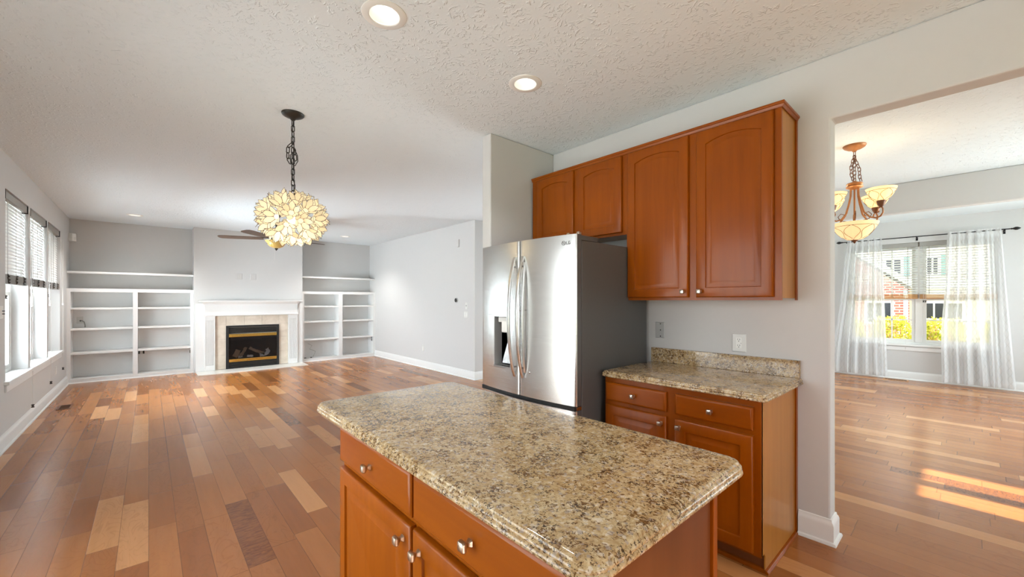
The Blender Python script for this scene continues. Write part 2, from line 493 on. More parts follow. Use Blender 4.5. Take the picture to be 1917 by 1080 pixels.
def wall_with_holes(name, plane, a0, a1, th0, th1, holes):
    """wall along an axis; holes = (a0,a1,z0,z1)"""
    m = MB()
    def bx(u0, u1, z0, z1):
        if u1 - u0 < 1e-5 or z1 - z0 < 1e-5: return
        if plane == 'x': m.box(th0, th1, u0, u1, z0, z1)
        else: m.box(u0, u1, th0, th1, z0, z1)
    cur = a0
    for (h0, h1, z0, z1) in sorted(holes):
        bx(cur, h0, 0, CEIL); bx(h0, h1, 0, z0); bx(h0, h1, z1, CEIL); cur = h1
    bx(cur, a1, 0, CEIL)
    return struct(name, m, 'wall')

WZ0, WZ1 = 0.60, 2.42
WIN = [(5.99, 6.96), (7.07, 8.06), (8.16, 9.13)]
wall_with_holes('wall_left', 'x', -2.75, 10.25, XL - 0.2, XL, [(a, b, WZ0, WZ1) for a, b in WIN] + [(0.95, 3.35, 0.0, 2.05), (-1.45, 0.25, 1.0, 2.2)])
wall_with_holes('wall_far', 'y', XL, XLR, YF, YF + 0.15, [])
struct('wall_chimney_breast', MB().box(0.635, 2.515, 9.72, YF, 0, CEIL), 'wall')
struct('wall_living_right', MB().box(XLR, XLR + 0.12, 5.64, YF + 0.15, 0, CEIL).box(XLR + 0.12, 6.6, 5.64, 5.76, 0, CEIL), 'wall')
struct('wall_kitchen', MB().prism([(-2.6, 0), (-2.6, CEIL), (2.62, CEIL), (2.62, 0), (0.515, 0), (0.515, 2.39), (-1.25, 2.39), (-1.25, 0)], 'x', XK, XK + 0.12), 'wall', bevel=0.010)
struct('wall_pantry', MB().box(2.10, XK + 0.12, 2.62, 2.73, 0, CEIL), 'wall', bevel=0.010)
struct('wall_dining_left', MB().box(XK + 0.12, XR, 2.0, 2.12, 0, CEIL), 'wall')
struct('wall_dining_header', MB().box(6.6, 6.72, -2.6, 2.0, 2.40, CEIL), 'wall', bevel=0.012)

wall_with_holes('wall_hall', 'x', 2.12, 5.64, 6.6, 6.72, [(3.1, 4.9, 0.0, 2.05)])
DWIN = (-0.32, 1.50, 0.60, 2.36)
wall_with_holes('wall_right', 'x', -2.6, 2.12, XR, XR + 0.15, [DWIN])
wall_with_holes('wall_back', 'y', XL, XR + 0.15, -2.75, -2.6, [(-0.1, 2.1, 0.6, 2.4), (4.06, 4.30, 0.3, 2.4), (4.44, 4.76, 0.3, 2.4), (5.1, 9.1, 0.6, 2.4)])

# baseboards: profile extruded along runs
def baseboard(name, pts):
    prof = [(0, 0), (0.030, 0), (0.030, 0.006), (0.026, 0.015), (0.017, 0.019), (0.017, 0.105), (0.013, 0.118), (0.008, 0.124), (0.006, 0.137), (0, 0.14)]
    m = MB(); rs = []
    n = len(pts)
    for i in range(n):
        p = Vector(pts[i])
        ds = []
        if i > 0: ds.append((p - Vector(pts[i - 1])).normalized())
        if i < n - 1: ds.append((Vector(pts[i + 1]) - p).normalized())
        nrm = [Vector((d.y, -d.x)) for d in ds]
        if len(nrm) == 2:
            b = (nrm[0] + nrm[1]); b = b / b.dot(nrm[0])
        else: b = nrm[0]
        rs.append([(p.x + b.x * a, p.y + b.y * a, z) for a, z in prof])
    m.rings(rs)
    return struct(name, m, 'trim', smooth=True)
baseboard('baseboard_left', [(XL, 3.4), (XL, 9.77)])
baseboard('baseboard_living_right', [(XLR, 9.77), (XLR, 5.64), (6.58, 5.64)])
baseboard('baseboard_kitchen', [(XK, 0.665), (XK, 0.515), (XK + 0.12, 0.515), (XK + 0.12, 1.99)])
baseboard('baseboard_pantry', [(2.10, 2.73), (2.10, 2.62), (2.2, 2.62)])
baseboard('baseboard_right', [(XR, 1.99), (XR, -2.59)])
baseboard('baseboard_dining_left', [(XK + 0.13, 2.0), (XR - 0.03, 2.0)])

# ------------------------------------------------------------------ windows of the left wall
def window_left(idx, y0, y1):
    x1 = XL - 0.12
    w = MB()
    F = 0.045
    w.box(x1 - 0.06, x1, y0, y0 + F, WZ0, WZ1).box(x1 - 0.06, x1, y1 - F, y1, WZ0, WZ1).box(x1 - 0.06, x1, y0 + F, y1 - F, WZ0, WZ0 + F).box(x1 - 0.06, x1, y0 + F, y1 - F, WZ1 - F, WZ1)
    o = struct('window_%d' % idx, w, 'white', bevel=0.003)
    zm = 1.44
    for (za, zb, xo) in ((WZ0 + F, zm + 0.02, 0.0), (zm - 0.02, WZ1 - F, -0.03)):
        s = MB(); S = 0.042; xa, xb = x1 - 0.028 + xo, x1 - 0.003 + xo
        a, b = y0 + F + 0.001, y1 - F - 0.001
        s.box(xa, xb, a, a + S, za, zb).box(xa, xb, b - S, b, za, zb).box(xa, xb, a + S, b - S, za, za + S).box(xa, xb, a + S, b - S, zb - S, zb)
        sh = s.build('sash', 'white', o, bevel=0.003)
        MB().box(xa + 0.010, xa + 0.014, a + S, b - S, za + S, zb - S).build('glass_pane', 'glass', sh)
    return o
for i, (a, b) in enumerate(WIN): window_left(i + 1, a, b)
struct('trim_1', MB().box(XL - 0.115, XL + 0.035, 5.93, 9.19, WZ0 - 0.02, WZ0 + 0.012).box(XL, XL + 0.016, 5.96, 9.16, WZ0 - 0.09, WZ0 - 0.028), 'trim', bevel=0.004)
# patio door out of frame; hall door and other windows added unseen for light
def plain_window(name, plane, p, a0, a1, z0, z1, mull=()):
    m = MB(); g = MB(); F = 0.05
    def bx(mb, u0, u1, za, zb, d=0.025):
        if plane == 'x': mb.box(p - d, p + d, u0, u1, za, zb)
        else: mb.box(u0, u1, p - d, p + d, za, zb)
    bx(m, a0, a0 + F, z0, z1); bx(m, a1 - F, a1, z0, z1); bx(m, a0 + F, a1 - F, z0, z0 + F); bx(m, a0 + F, a1 - F, z1 - F, z1)
    for q in mull: bx(m, q - F / 2, q + F / 2, z0 + F, z1 - F)
    o = struct(name, m, 'white')
    bx(g, a0 + F, a1 - F, z0 + F, z1 - F, 0.003)
    g.build('glass_pane', 'glass', o)
    return o
plain_window('door_1', 'x', XL - 0.1, 0.95, 3.35, 0.0, 2.05, (2.15,))
plain_window('added_hall_door', 'x', 6.66, 3.1, 4.9, 0.0, 2.05, (4.0,))
plain_window('window_5', 'x', XL - 0.1, -1.45, 0.25, 1.0, 2.2, (-0.6,))
plain_window('window_6', 'y', -2.68, -0.1, 2.1, 0.6, 2.4, (1.0,))
plain_window('window_7', 'y', -2.68, 5.1, 9.1, 0.6, 2.4, (6.45, 7.75))

# blinds on the left windows
def living_blind(y0, y1, label, tassels):
    yc = (y0 + y1) / 2
    t = thing('window_blind', (XL, yc, 2.42), label, 'blind', 'blinds on the three living room windows')
    hr = MB().box(XL - 0.062, XL - 0.006, y0 + 0.012, y1 - 0.012, 2.335, 2.405)
    hr.build('head_rail', 'headrail', t, bevel=0.003)
    for yy in (y0 + 0.004, y1 - 0.012): MB().box(XL - 0.064, XL + 0.002, yy, yy + 0.008, 2.325, 2.41).build('end_cap', 'dark', t)
    s = MB()
    n = 21; zt, zb = 2.325, 1.625
    for k in range(n):
        z = zt - (k + 0.5) * (zt - zb) / n
        ca, sa = 0.025 * math.cos(math.radians(68)), 0.025 * math.sin(math.radians(68))
        xc = XL - 0.035
        ring = lambda yy: [(xc - ca, yy, z + sa), (xc - 0.004, yy, z + 0.003), (xc + ca, yy, z - sa), (xc + ca - 0.002, yy, z - sa - 0.002), (xc - 0.006, yy, z), (xc - ca - 0.002, yy, z + sa - 0.002)]
        s.rings([ring(y0 + 0.014), ring(y1 - 0.014)])
    s.build('slats', 'bslat', t)
    st = MB()
    for k in range(13):
        z = 1.545 + k * 0.0058
        st.box(XL - 0.060, XL - 0.010, y0 + 0.014, y1 - 0.014, z, z + 0.0045)
    st.box(XL - 0.060, XL - 0.010, y0 + 0.014, y1 - 0.014, 1.528, 1.543)
    st.build('stacked_slats', 'stack', t)
    for f in (0.16, 0.5, 0.84):
        y = y0 + (y1 - y0) * f
        pts = []
        for k in range(9):
            z = 1.535 + k * 0.0105
            pts.append((XL - 0.007 + 0.008 * math.sin(k * 2.1 + f * 9), y + 0.012 * math.sin(k * 0.7 + f * 5), z))
        MB().tube(pts, 0.008, 6).build('ladder_tape', 'darkcord', t)
    for f in (0.16, 0.5, 0.84):
        y = y0 + (y1 - y0) * f
        MB().box(XL - 0.012, XL - 0.010, y - 0.002, y + 0.002, 1.62, 2.33).build('ladder_cord', 'headrail', t)
    wd = MB().tube([(XL + 0.012, y1 - 0.02, 2.33), (XL + 0.03, y1 - 0.015, 1.32)], 0.004, 8).build('tilt_wand', 'cord', t)
    MB().lathe([(0.004, 0.03), (0.009, 0.02), (0.009, 0.004), (0.003, 0.0)], (XL + 0.03, y1 - 0.015, 1.295), 10, True, True).build('wand_tip', 'white', wd)
    for (yy, zend, xo, z0) in tassels:
        cd = MB(); cd.tube([(XL + xo, yy, z0), (XL + xo, yy, zend + 0.03)], 0.0022, 6)
        cdo = cd.build('lift_cord', 'cord', t)
        tz = MB(); tz.lathe([(0.003, 0.034), (0.013, 0.030), (0.013, 0.022), (0.008, 0.016), (0.010, 0.008), (0.014, 0.002), (0.012, -0.004)], (XL + xo, yy, zend), 10, True, True)
        tz.build('tassel', 'darkcord', cdo, smooth=True)
    return t
wand_y = []
living_blind(*WIN[0], 'white slatted blind on the nearest living room window, half raised', [(6.18, 1.385, -0.03, 1.53), (6.18, 1.27, -0.045, 1.53), (6.99, 0.17, 0.03, 2.30)])
living_blind(*WIN[1], 'white slatted blind on the middle living room window, half raised', [(7.33, 1.465, -0.03, 1.53), (7.25, 1.36, -0.045, 1.53), (8.13, 0.26, 0.03, 2.30)])
living_blind(*WIN[2], 'white slatted blind on the living room window nearest the bookcase', [(8.36, 1.42, -0.03, 1.53), (8.37, 1.30, -0.045, 1.53), (9.15, 0.32, 0.03, 2.30)])

# ------------------------------------------------------------------ ceiling lights
def recessed(x, y, label, power):
    t = thing('recessed_light', (x, y, CEIL), label, 'ceiling light', 'recessed ceiling lights')
    MB().lathe([(0.070, 0.002), (0.070, -0.004), (0.074, -0.007), (0.098, -0.006), (0.105, -0.003), (0.106, 0.0)], (x, y, CEIL), 40).build('trim_ring', 'white', t, smooth=True)
    MB().lathe([(0.0712, -0.002), (0.066, 0.012), (0.050, 0.050), (0.047, 0.056)], (x, y, CEIL), 40).build('baffle', 'white', t, smooth=True)
    MB().lathe([(0.0475, 0.0), (0.03, -0.002), (0.0005, -0.003)], (x, y, CEIL + 0.055), 32).build('lens', 'lens', t, smooth=True)
    d = bpy.data.lights.new('recessed_lamp', 'SPOT'); d.energy = power; d.shadow_soft_size = 0.045; d.spot_size = math.radians(120); d.spot_blend = 0.7; d.color = (1.0, 0.98, 0.95)
    o = bpy.data.objects.new('recessed_lamp', d); o.location = (x, y, CEIL - 0.012); col.objects.link(o)
    o.parent = t; o.matrix_parent_inverse = Matrix.Translation(-t.location)
for (x, y), l in zip(LIGHTS, ('round recessed light with white trim, the one nearest the top edge of the kitchen ceiling',
                              'round recessed light with white trim in front of the wall cabinets',
                              'small recessed light above the left bookcase', 'small recessed light above the right bookcase',
                              'added unseen recessed light behind the camera, left', 'added unseen recessed light behind the camera, right')):
    recessed(x, y, l, 95.0 if y > 5 else 22.0)

# ------------------------------------------------------------------ cabinet parts facing -X
def px(xf, yl, z0):
    return lambda u, v, w: (xf - w, yl - u, z0 + v)
def raised_door(name, xf, yl, yr, z0, z1, mat, parent, arch=0.0, stile=0.058, th=0.02):
    W, Hh = yl - yr, z1 - z0
    P = px(xf, yl, z0); n = 17
    def outer(i, w):
        r = [P(i, i, w), P(W - i, i, w)]
        for k in range(n):
            u = W - i - (W - 2 * i) * k / (n - 1)
            r.append(P(u, Hh - i, w))
        return r
    def inner(i, w):
        a = stile + i
        r = [P(a, a, w), P(W - a, a, w)]
        for k in range(n):
            f = k / (n - 1); u = W - a - (W - 2 * a) * f
            top = Hh - stile - arch * (2 * f - 1) ** 2 - i
            r.append(P(u, top, w))
        return r
    m = MB()
    m.rings([outer(0.0, 0.0), outer(0, th - 0.007), outer(0.004, th - 0.0015), outer(0.008, th), inner(0, th), inner(0.003, th - 0.008), inner(0.010, th - 0.009), inner(0.036, th - 0.0015), inner(0.040, th - 0.001)])
    return m.build(name, mat, parent, smooth=True)
def drawer_front(xf, yl, yr, z0, z1, mat, parent, th=0.02):
    W, Hh = yl - yr, z1 - z0
    P = px(xf, yl, z0)
    R = lambda i, w: [P(i, i, w), P(W - i, i, w), P(W - i, Hh - i, w), P(i, Hh - i, w)]
    return MB().rings([R(0, 0), R(0, th - 0.008), R(0.003, th - 0.005), R(0.011, th), R(0.013, th)]).build('drawer', mat, parent, smooth=True)
def knob(xf, y, z, parent, s=1.0):
    m = MB()
    def sq(h, w):
        c_ = h * 0.72
        return [(xf - w, y + a * s, z + b * s) for a, b in ((-c_, -h), (c_, -h), (h, -c_), (h, c_), (c_, h), (-c_, h), (-h, c_), (-h, -c_))]
    m.rings([sq(0.0095, 0), sq(0.0085, 0.003), sq(0.0055, 0.009), sq(0.0065, 0.014), sq(0.0135, 0.020), sq(0.0140, 0.026), sq(0.0115, 0.031), sq(0.006, 0.033)])
    return m.build('knob', 'nickel', parent, smooth=True)

# ------------------------------------------------------------------ wall cabinets
XU = 2.575
UY0, UYM, UY1 = 0.677, 1.64, 2.604
def wall_cabinet(y0, y1, z0, label, doors, knobs):
    t = thing('wall_cabinet', (XK, (y0 + y1) / 2, z0), label, 'cabinet', 'cherry wall cabinets')
    b = MB().box(XU + 0.019, XK - 0.001, y0 + 0.0015, y1 - 0.0015, z0 + 0.012, 2.435)
    b.build('body', 'maple', t)
    ff = MB(); e = 0.045
    ys_ = [y1] + [v for d in doors for v in d] + [y0]
    # face frame: rails and stiles
    ff.box(XU, XU + 0.019, y0, y1, 2.435 - 0.045, 2.435).box(XU, XU + 0.019, y0, y1, z0, z0 + 0.04)
    for k in range(0, len(ys_), 2):
        a, b_ = ys_[k], ys_[k + 1]
        ff.box(XU, XU + 0.019, b_ - 0.012 if k < len(ys_) - 2 else b_, a + (0.012 if k else 0), z0 + 0.04, 2.39)
    ff.build('face_frame', 'cherry', t)
    for (yl, yr) in doors:
        dr = raised_door('door', XU - 0.001, yl, yr, z0 + 0.018, 2.420, 'cherry', t, arch=0.030 if z0 < 1.5 else 0.024)
        for (ky, kz) in knobs:
            if yr < ky < yl: knob(XU - 0.021, ky, kz, dr)
    return t
tall = wall_cabinet(UY0, UYM, 1.37, 'tall cherry wall cabinet with two arched doors above the granite counter', [(1.625, 1.185), (1.135, 0.712)], [(1.213, 1.425), (1.108, 1.425)])
shortc = wall_cabinet(UYM, UY1, 1.845, 'short cherry wall cabinet with two arched doors over the refrigerator', [(2.53, 2.125), (2.075, 1.675)], [(2.152, 1.90), (2.048, 1.90)])
# end panel details and crown strip
tall_end = MB().box(XK - 0.026, XK - 0.001, UY0 - 0.008, UY0 + 0.001, 1.37, 2.43)
tall_end.build('scribe_strip', 'cherry', tall)
def crown(y0, y1, ret, parent):
    prof = [(0, 0), (0.006, 0.0), (0.010, 0.007), (0.012, 0.014), (0.017, 0.017), (0.019, 0.024), (0.017, 0.031), (0.0, 0.033)]
    m = MB(); rs = []
    zt = 2.424
    rs.append([(XU - a, y1, zt + z) for a, z in prof])
    if ret:
        rs.append([(XU - a, y0 - a, zt + z) for a, z in prof])
        rs.append([(XK - 0.001, y0 - a, zt + z) for a, z in prof])
    else: rs.append([(XU - a, y0, zt + z) for a, z in prof])
    m.rings(rs)
    m.build('crown_strip', 'cherryh', parent, smooth=True)
crown(UY0, UYM, True, tall); crown(UYM, UY1, False, shortc)

# ------------------------------------------------------------------ base cabinet and counter
XB = 2.25
BY0, BY1 = 0.677, 1.594
bc = thing('base_cabinet', (2.55, 1.13, 0), 'cherry base cabinet with two drawers and two doors against the kitchen wall', 'cabinet')
MB().box(XB + 0.019, XK - 0.032, BY0 + 0.006, BY1, 0.10, 0.876).build('body', 'cherry', bc)
MB().box(XB + 0.07, XK - 0.032, BY0 + 0.006, BY1, 0.0, 0.10).build('toe_kick', 'endpanel', bc)
pl = [(XB + 0.004, 0.876), (XK - 0.031, 0.876), (XK - 0.031, 0.0), (XB + 0.058, 0.0), (XB + 0.058, 0.088), (XB + 0.046, 0.094), (XB + 0.042, 0.104), (XB + 0.004, 0.098)]
MB().prism(pl, 'y', BY0, BY0 + 0.006).build('end_panel', 'maple', bc)
MB().box(XK - 0.031, XK - 0.001, BY0 - 0.008, BY0 + 0.006, 0.0, 0.876).build('scribe_strip', 'cherry', bc)
sh = MB(); pr = [(0, 0), (0.017, 0), (0.0155, 0.009), (0.010, 0.016), (0, 0.018)]
sh.rings([[(XB + 0.05, BY0 - a, z) for a, z in pr], [(XK - 0.03, BY0 - a, z) for a, z in pr]])
sh.rings([[(XB + 0.069 - a, BY0 + 0.001, z) for a, z in pr], [(XB + 0.069 - a, BY1, z) for a, z in pr]])
sh.build('shoe_molding', 'cherryh', bc, smooth=True)
ff = MB()
ff.box(XB, XB + 0.019, BY0, BY1, 0.826, 0.876).box(XB, XB + 0.019, BY0, BY1, 0.098, 0.130).box(XB, XB + 0.019, BY0, BY1, 0.680, 0.735)
for a, b in ((BY0, 0.722), (1.10, 1.176), (1.57, BY1)):
    ff.box(XB, XB + 0.019, a, b, 0.130, 0.680); ff.box(XB, XB + 0.019, a, b, 0.735, 0.826)
ff.build('face_frame', 'cherry', bc)
for (yl, yr, ky) in ((1.582, 1.164, 1.192), (1.112, 0.710, 1.084)):
    dd = drawer_front(XB - 0.001, yl, yr, 0.721, 0.838, 'cherryh', bc)
    knob(XB - 0.021, (yl + yr) / 2, 0.779, dd)
    do = raised_door('door', XB - 0.001, yl, yr, 0.112, 0.695, 'cherry', bc, arch=0.0)
    knob(XB - 0.021, ky, 0.655, do)

def slab_mesh(x0, x1, y0, y1, ztop, zbot, rad, edges):
    """stone slab with stepped ogee edge; edges in {'l','r','n','f'} carry the profile, others are plain"""
    prof = [(0.020, 0.0), (0.0145, -0.0010), (0.0105, -0.0035), (0.0095, -0.0065), (0.0095, -0.009), (0.0060, -0.0105), (0.0030, -0.0135), (0.0025, -0.017), (0.0028, -0.020), (0.0045, -0.0225), (0.0010, -0.0255), (0.0, -0.030), (0.0012, -0.0345), (0.006, -0.038)]
    H_ = ztop - zbot
    rs = []
    for a, z in prof:
        z = z / 0.038 * H_
        ax0 = x0 + (a if 'l' in edges else 0); ax1 = x1 - (a if 'r' in edges else 0)
        ay0 = y0 + (a if 'n' in edges else 0); ay1 = y1 - (a if 'f' in edges else 0)
        ring = []
        for (cx, cy, sx, sy, r, st) in ((ax1, ay1, -1, -1, rad[1], 0), (ax0, ay1, 1, -1, rad[0], 90), (ax0, ay0, 1, 1, rad[2], 180), (ax1, ay0, -1, 1, rad[3], 270)):
            rr = max(0.0005, r - a)
            for k in range(7):
                an = math.radians(st + 15 * k)
                ring.append((cx + sx * rr + rr * math.cos(an), cy + sy * rr + rr * math.sin(an), ztop + z))
        rs.append(ring)
    return MB().rings(rs)
ct = thing('granite_countertop', (2.5, 1.12, 0.876), 'speckled beige granite counter with backsplash on the base cabinet beside the refrigerator', 'countertop')
slab_mesh(2.200, XK - 0.001, 0.640, 1.600, 0.914, 0.876, (0.03, 0.001, 0.03, 0.012), 'lnf').build('slab', 'granite', ct, smooth=True)
MB().box(XK - 0.030, XK - 0.001, 0.655, 1.594, 0.9143, 1.016).build('backsplash', 'granite', ct, bevel=0.002)

# ------------------------------------------------------------------ island
XI = 0.615
IY0, IY1 = 0.478, 1.752
ic = thing('island_cabinet', (0.9, 1.1, 0), 'cinnamon wood island cabinet with two drawers over two doors', 'cabinet')
MB().box(XI + 0.019, 1.19, IY0 + 0.006, IY1 - 0.006, 0.10, 0.876).build('body', 'island', ic)
MB().box(XI + 0.075, 1.19, IY0 + 0.006, IY1 - 0.006, 0.0, 0.10).build('toe_kick', 'endpanel', ic)
MB().box(XI + 0.004, 1.165, IY0, IY0 + 0.006, 0.0, 0.876).build('end_panel', 'endpanel', ic)
MB().box(XI + 0.004, 1.19, IY1 - 0.006, IY1, 0.0, 0.876).build('end_panel', 'endpanel', ic)
MB().box(1.165, 1.192, IY0 - 0.010, IY0 + 0.006, 0.0, 0.876).build('corner_strip', 'cherry', ic, bevel=0.003)
ff = MB()
ff.box(XI, XI + 0.019, IY0, IY1, 0.838, 0.876).box(XI, XI + 0.019, IY0, IY1, 0.098, 0.130).box(XI, XI + 0.019, IY0, IY1, 0.672, 0.712)
for a, b in ((IY0, 0.52), (1.105, 1.143), (1.735, IY1)):
    ff.box(XI, XI + 0.019, a, b, 0.130, 0.672); ff.box(XI, XI + 0.019, a, b, 0.712, 0.838)
ff.build('face_frame', 'island', ic)
for (yl, yr, kd, ky) in ((1.742, 1.131, 1.43, 1.176), (1.117, 0.508, 0.818, 1.074)):
    dd = drawer_front(XI - 0.001, yl, yr, 0.705, 0.846, 'islandh', ic, th=0.022)
    knob(XI - 0.023, kd, 0.772, dd, 1.0)
    do = raised_door('door', XI - 0.001, yl, yr, 0.112, 0.680, 'island', ic, arch=0.0, th=0.022)
    knob(XI - 0.023, ky, 0.628, do, 1.0)
isl = slab_mesh(0.552, 1.285, 0.418, 1.955, 0.914, 0.876, (0.055, 0.055, 0.055, 0.055), 'lrnf').build('granite_island_top', 'granite', smooth=True)
tag(isl, 'large speckled beige granite slab with stepped edge on the island', 'countertop')

# ------------------------------------------------------------------ refrigerator
FY0, FY1 = 1.622, 2.578
XFB = 2.045
fr = thing('refrigerator', (2.45, 2.1, 0), 'stainless steel french door refrigerator with charcoal side between pantry wall and counter', 'refrigerator')
MB().box(XFB, 2.83, FY0 + 0.006, FY1 - 0.006, 0.03, 1.752).build('body', 'fridgeside', fr, bevel=0.006)
FYM = 2.098
def bulge(y):
    f = (y - (FY0 + FY1) / 2) / ((FY1 - FY0) / 2)
    return 0.042 * (1 - f * f)
XD0 = 1.985
def door_front(y):
    return XD0 - bulge(y)
def curved_door(name, y0, y1, z0, z1, parent, hole=None):
    yb = sorted(set([y0 + (y1 - y0) * k / 14 for k in range(15)] + ([hole[0], hole[1]] if hole else [])))
    zb = [z0, z1] if not hole else [z0, hole[2], hole[3], z1]
    m = MB(); e = 0.008
    vid = {}
    def V(y, z):
        k = (round(y, 5), round(z, 5))
        if k not in vid:
            d = min(y - y0, y1 - y)
            x = door_front(y) + (e * (1 - math.sqrt(max(0, 1 - (1 - d / e) ** 2))) if d < e else 0)
            m.v.append((x, y, z)); vid[k] = len(m.v) - 1
        return vid[k]
    yb = sorted(set(yb + [y0 + 0.001, y0 + 0.003, y0 + e, y1 - 0.001, y1 - 0.003, y1 - e]))
    for i in range(len(yb) - 1):
        for j in range(len(zb) - 1):
            if hole and hole[0] - 1e-6 <= yb[i] and yb[i + 1] <= hole[1] + 1e-6 and j == 1: continue
            m.f.append((V(yb[i], zb[j]), V(yb[i], zb[j + 1]), V(yb[i + 1], zb[j + 1]), V(yb[i + 1], zb[j])))
    XBk = XFB - 0.012; nfront = len(m.f)
    # sides, top, bottom, back
    for y in (y0, y1):
        m.add([(door_front(y) + e, y, z0), (XBk, y, z0), (XBk, y, z1), (door_front(y) + e, y, z1)], [(0, 1, 2, 3)])
    for z in (z0, z1):
        top = [m.v[vid[(round(y, 5), round(z, 5))]] for y in yb]
        n = len(top)
        m.add(top + [(XBk, y, z) for y in yb], [(i, i + 1, n + i + 1, n + i) for i in range(n - 1)])
    m.add([(XBk, y0, z0), (XBk, y1, z0), (XBk, y1, z1), (XBk, y0, z1)], [(0, 1, 2, 3)])
    o = m.build(name, 'steel', parent, smooth=True)
    o.data.materials.append(M['fridgeside'])
    for p in o.data.polygons[nfront:]: p.material_index = 1
    return o
HOLE = (2.20, 2.395, 0.885, 1.25)
dl = curved_door('left_door', FYM + 0.004, FY1, 0.705, 1.785, fr, HOLE)
drt = curved_door('right_door', FY0, FYM - 0.004, 0.705, 1.785, fr)
dz = curved_door('freezer_drawer', FY0, FY1, 0.06, 0.675, fr)
MB().box(1.975, XFB + 0.01, FY0 + 0.01, FY1 - 0.01, 0.675, 0.705).build('door_gasket', 'dark', fr)
MB().box(XFB - 0.012, XFB + 0.001, FY0 + 0.012, FY1 - 0.012, 0.05, 1.775).build('seal', 'dark', fr)
MB().box(1.99, XFB + 0.06, FY0 + 0.02, FY1 - 0.02, 0.0, 0.055).build('kick_grille', 'dark', fr)
for y in (FY0 + 0.004, FY1 - 0.094):
    MB().box(2.0, 2.21, y, y + 0.09, 1.752, 1.782).build('hinge_cover', 'fridgeside', fr, bevel=0.004)
MB().box(1.99, 2.04, FY0 + 0.002, FY0 + 0.05, 0.678, 0.700).build('lower_hinge', 'chrome', fr, bevel=0.002)
# dispenser
y0, y1, z0, z1 = HOLE
xf = door_front(y1); xb = xf + 0.075
dp = MB()
dp.add([(door_front(y0), y0, z0), (door_front(y1), y1, z0), (door_front(y1), y1, z1), (door_front(y0), y0, z1), (xb, y0, z0), (xb, y1, z0), (xb, y1, z1), (xb, y0, z1)],
       [(4, 5, 6, 7), (0, 1, 5, 4), (2, 3, 7, 6), (1, 2, 6, 5), (3, 0, 4, 7)])
dpo = dp.build('dispenser_recess', 'greyplate', dl)
fm = MB()
fm.add([(door_front(2.395) - 0.003, 2.397, 0.865), (door_front(2.475) - 0.003, 2.475, 0.865), (door_front(2.475) - 0.003, 2.475, 1.262), (door_front(2.395) - 0.003, 2.397, 1.262),
        (door_front(2.395) + 0.004, 2.397, 0.865), (door_front(2.475) + 0.004, 2.475, 0.865), (door_front(2.475) + 0.004, 2.475, 1.262), (door_front(2.395) + 0.004, 2.397, 1.262)],
       [(0, 1, 2, 3), (4, 7, 6, 5), (0, 4, 5, 1), (1, 5, 6, 2), (2, 6, 7, 3), (3, 7, 4, 0)])
fm.build('control_panel', 'steel', dl, bevel=0.002)
MB().box(xf - 0.012, xf + 0.02, 2.20, 2.395, 0.868, 0.886).build('dispenser_lip', 'chrome', dl, bevel=0.003)
MB().box(xf + 0.012, xf + 0.07, 2.22, 2.33, 1.130, 1.218).build('dispenser_spout', 'white', dl, bevel=0.008)
MB().box(xf + 0.02, xf + 0.07, 2.26, 2.375, 1.205, 1.245).build('dispenser_chute', 'plate', dl, bevel=0.006)
pd = MB(); pd.rings([[(xf + 0.055, 2.25, 1.12), (xf + 0.055, 2.28, 1.12), (xf + 0.062, 2.28, 1.12), (xf + 0.062, 2.25, 1.12)], [(xf + 0.035, 2.215, 0.90), (xf + 0.035, 2.345, 0.90), (xf + 0.043, 2.345, 0.90), (xf + 0.043, 2.215, 0.90)]])
pd.build('dispenser_paddle', 'steel', dl)
# handles
def handle(name, y, xb_, parent, bow=0.062, wd=0.011, z0=0.83, z1=1.675, mat='steel', lean=0.0):
    m = MB(); rs = []
    n = 21
    for k in range(n):
        f = k / (n - 1); z = z0 + (z1 - z0) * f
        a = 1 - (2 * f - 1) ** 2
        x = xb_ - 0.006 - bow * (a ** 0.8)
        yy = y + lean * a
        tk = 0.011
        rs.append([(x, yy - wd, z), (x - tk * 0.5, yy - wd * 0.7, z), (x - tk * 0.5, yy + wd * 0.7, z), (x, yy + wd, z), (x + tk, yy + wd * 0.8, z), (x + tk, yy - wd * 0.8, z)])
    m.rings(rs)
    return m.build(name, mat, parent, smooth=True)
handle('handle', FYM + 0.045, door_front(FYM), dl)
handle('handle', FYM - 0.040, door_front(FYM), drt)
handle('inner_handle', FYM - 0.058, door_front(FYM) + 0.004, drt, bow=0.030, wd=0.008, z0=0.87, z1=1.635)
for y, dd in ((FYM + 0.045, dl), (FYM - 0.040, drt)):
    for z in (0.90, 1.605):
        MB().tube([(door_front(FYM) + 0.002, y, z), (door_front(FYM) - 0.03, y, z)], 0.007, 8).build('handle_mount', 'chrome', dd)
MB().tube([(door_front(FYM) - 0.028, FYM - 0.06, 1.30), (door_front(FYM) - 0.028, FYM - 0.03, 1.30)], 0.004, 8).build('handle_latch', 'chrome', drt)
fh = MB(); fh.tube([(door_front(1.75) + 0.002, 1.75, 0.60), (door_front(1.75) - 0.045, 1.78, 0.60)] + [(door_front(y) - 0.05, y, 0.60) for y in (1.85, 2.0, 2.1, 2.2, 2.35)] + [(door_front(2.42) - 0.045, 2.42, 0.60), (door_front(2.45) + 0.002, 2.45, 0.60)], 0.012, 10)
fh.build('freezer_handle', 'steel', dz, smooth=True)
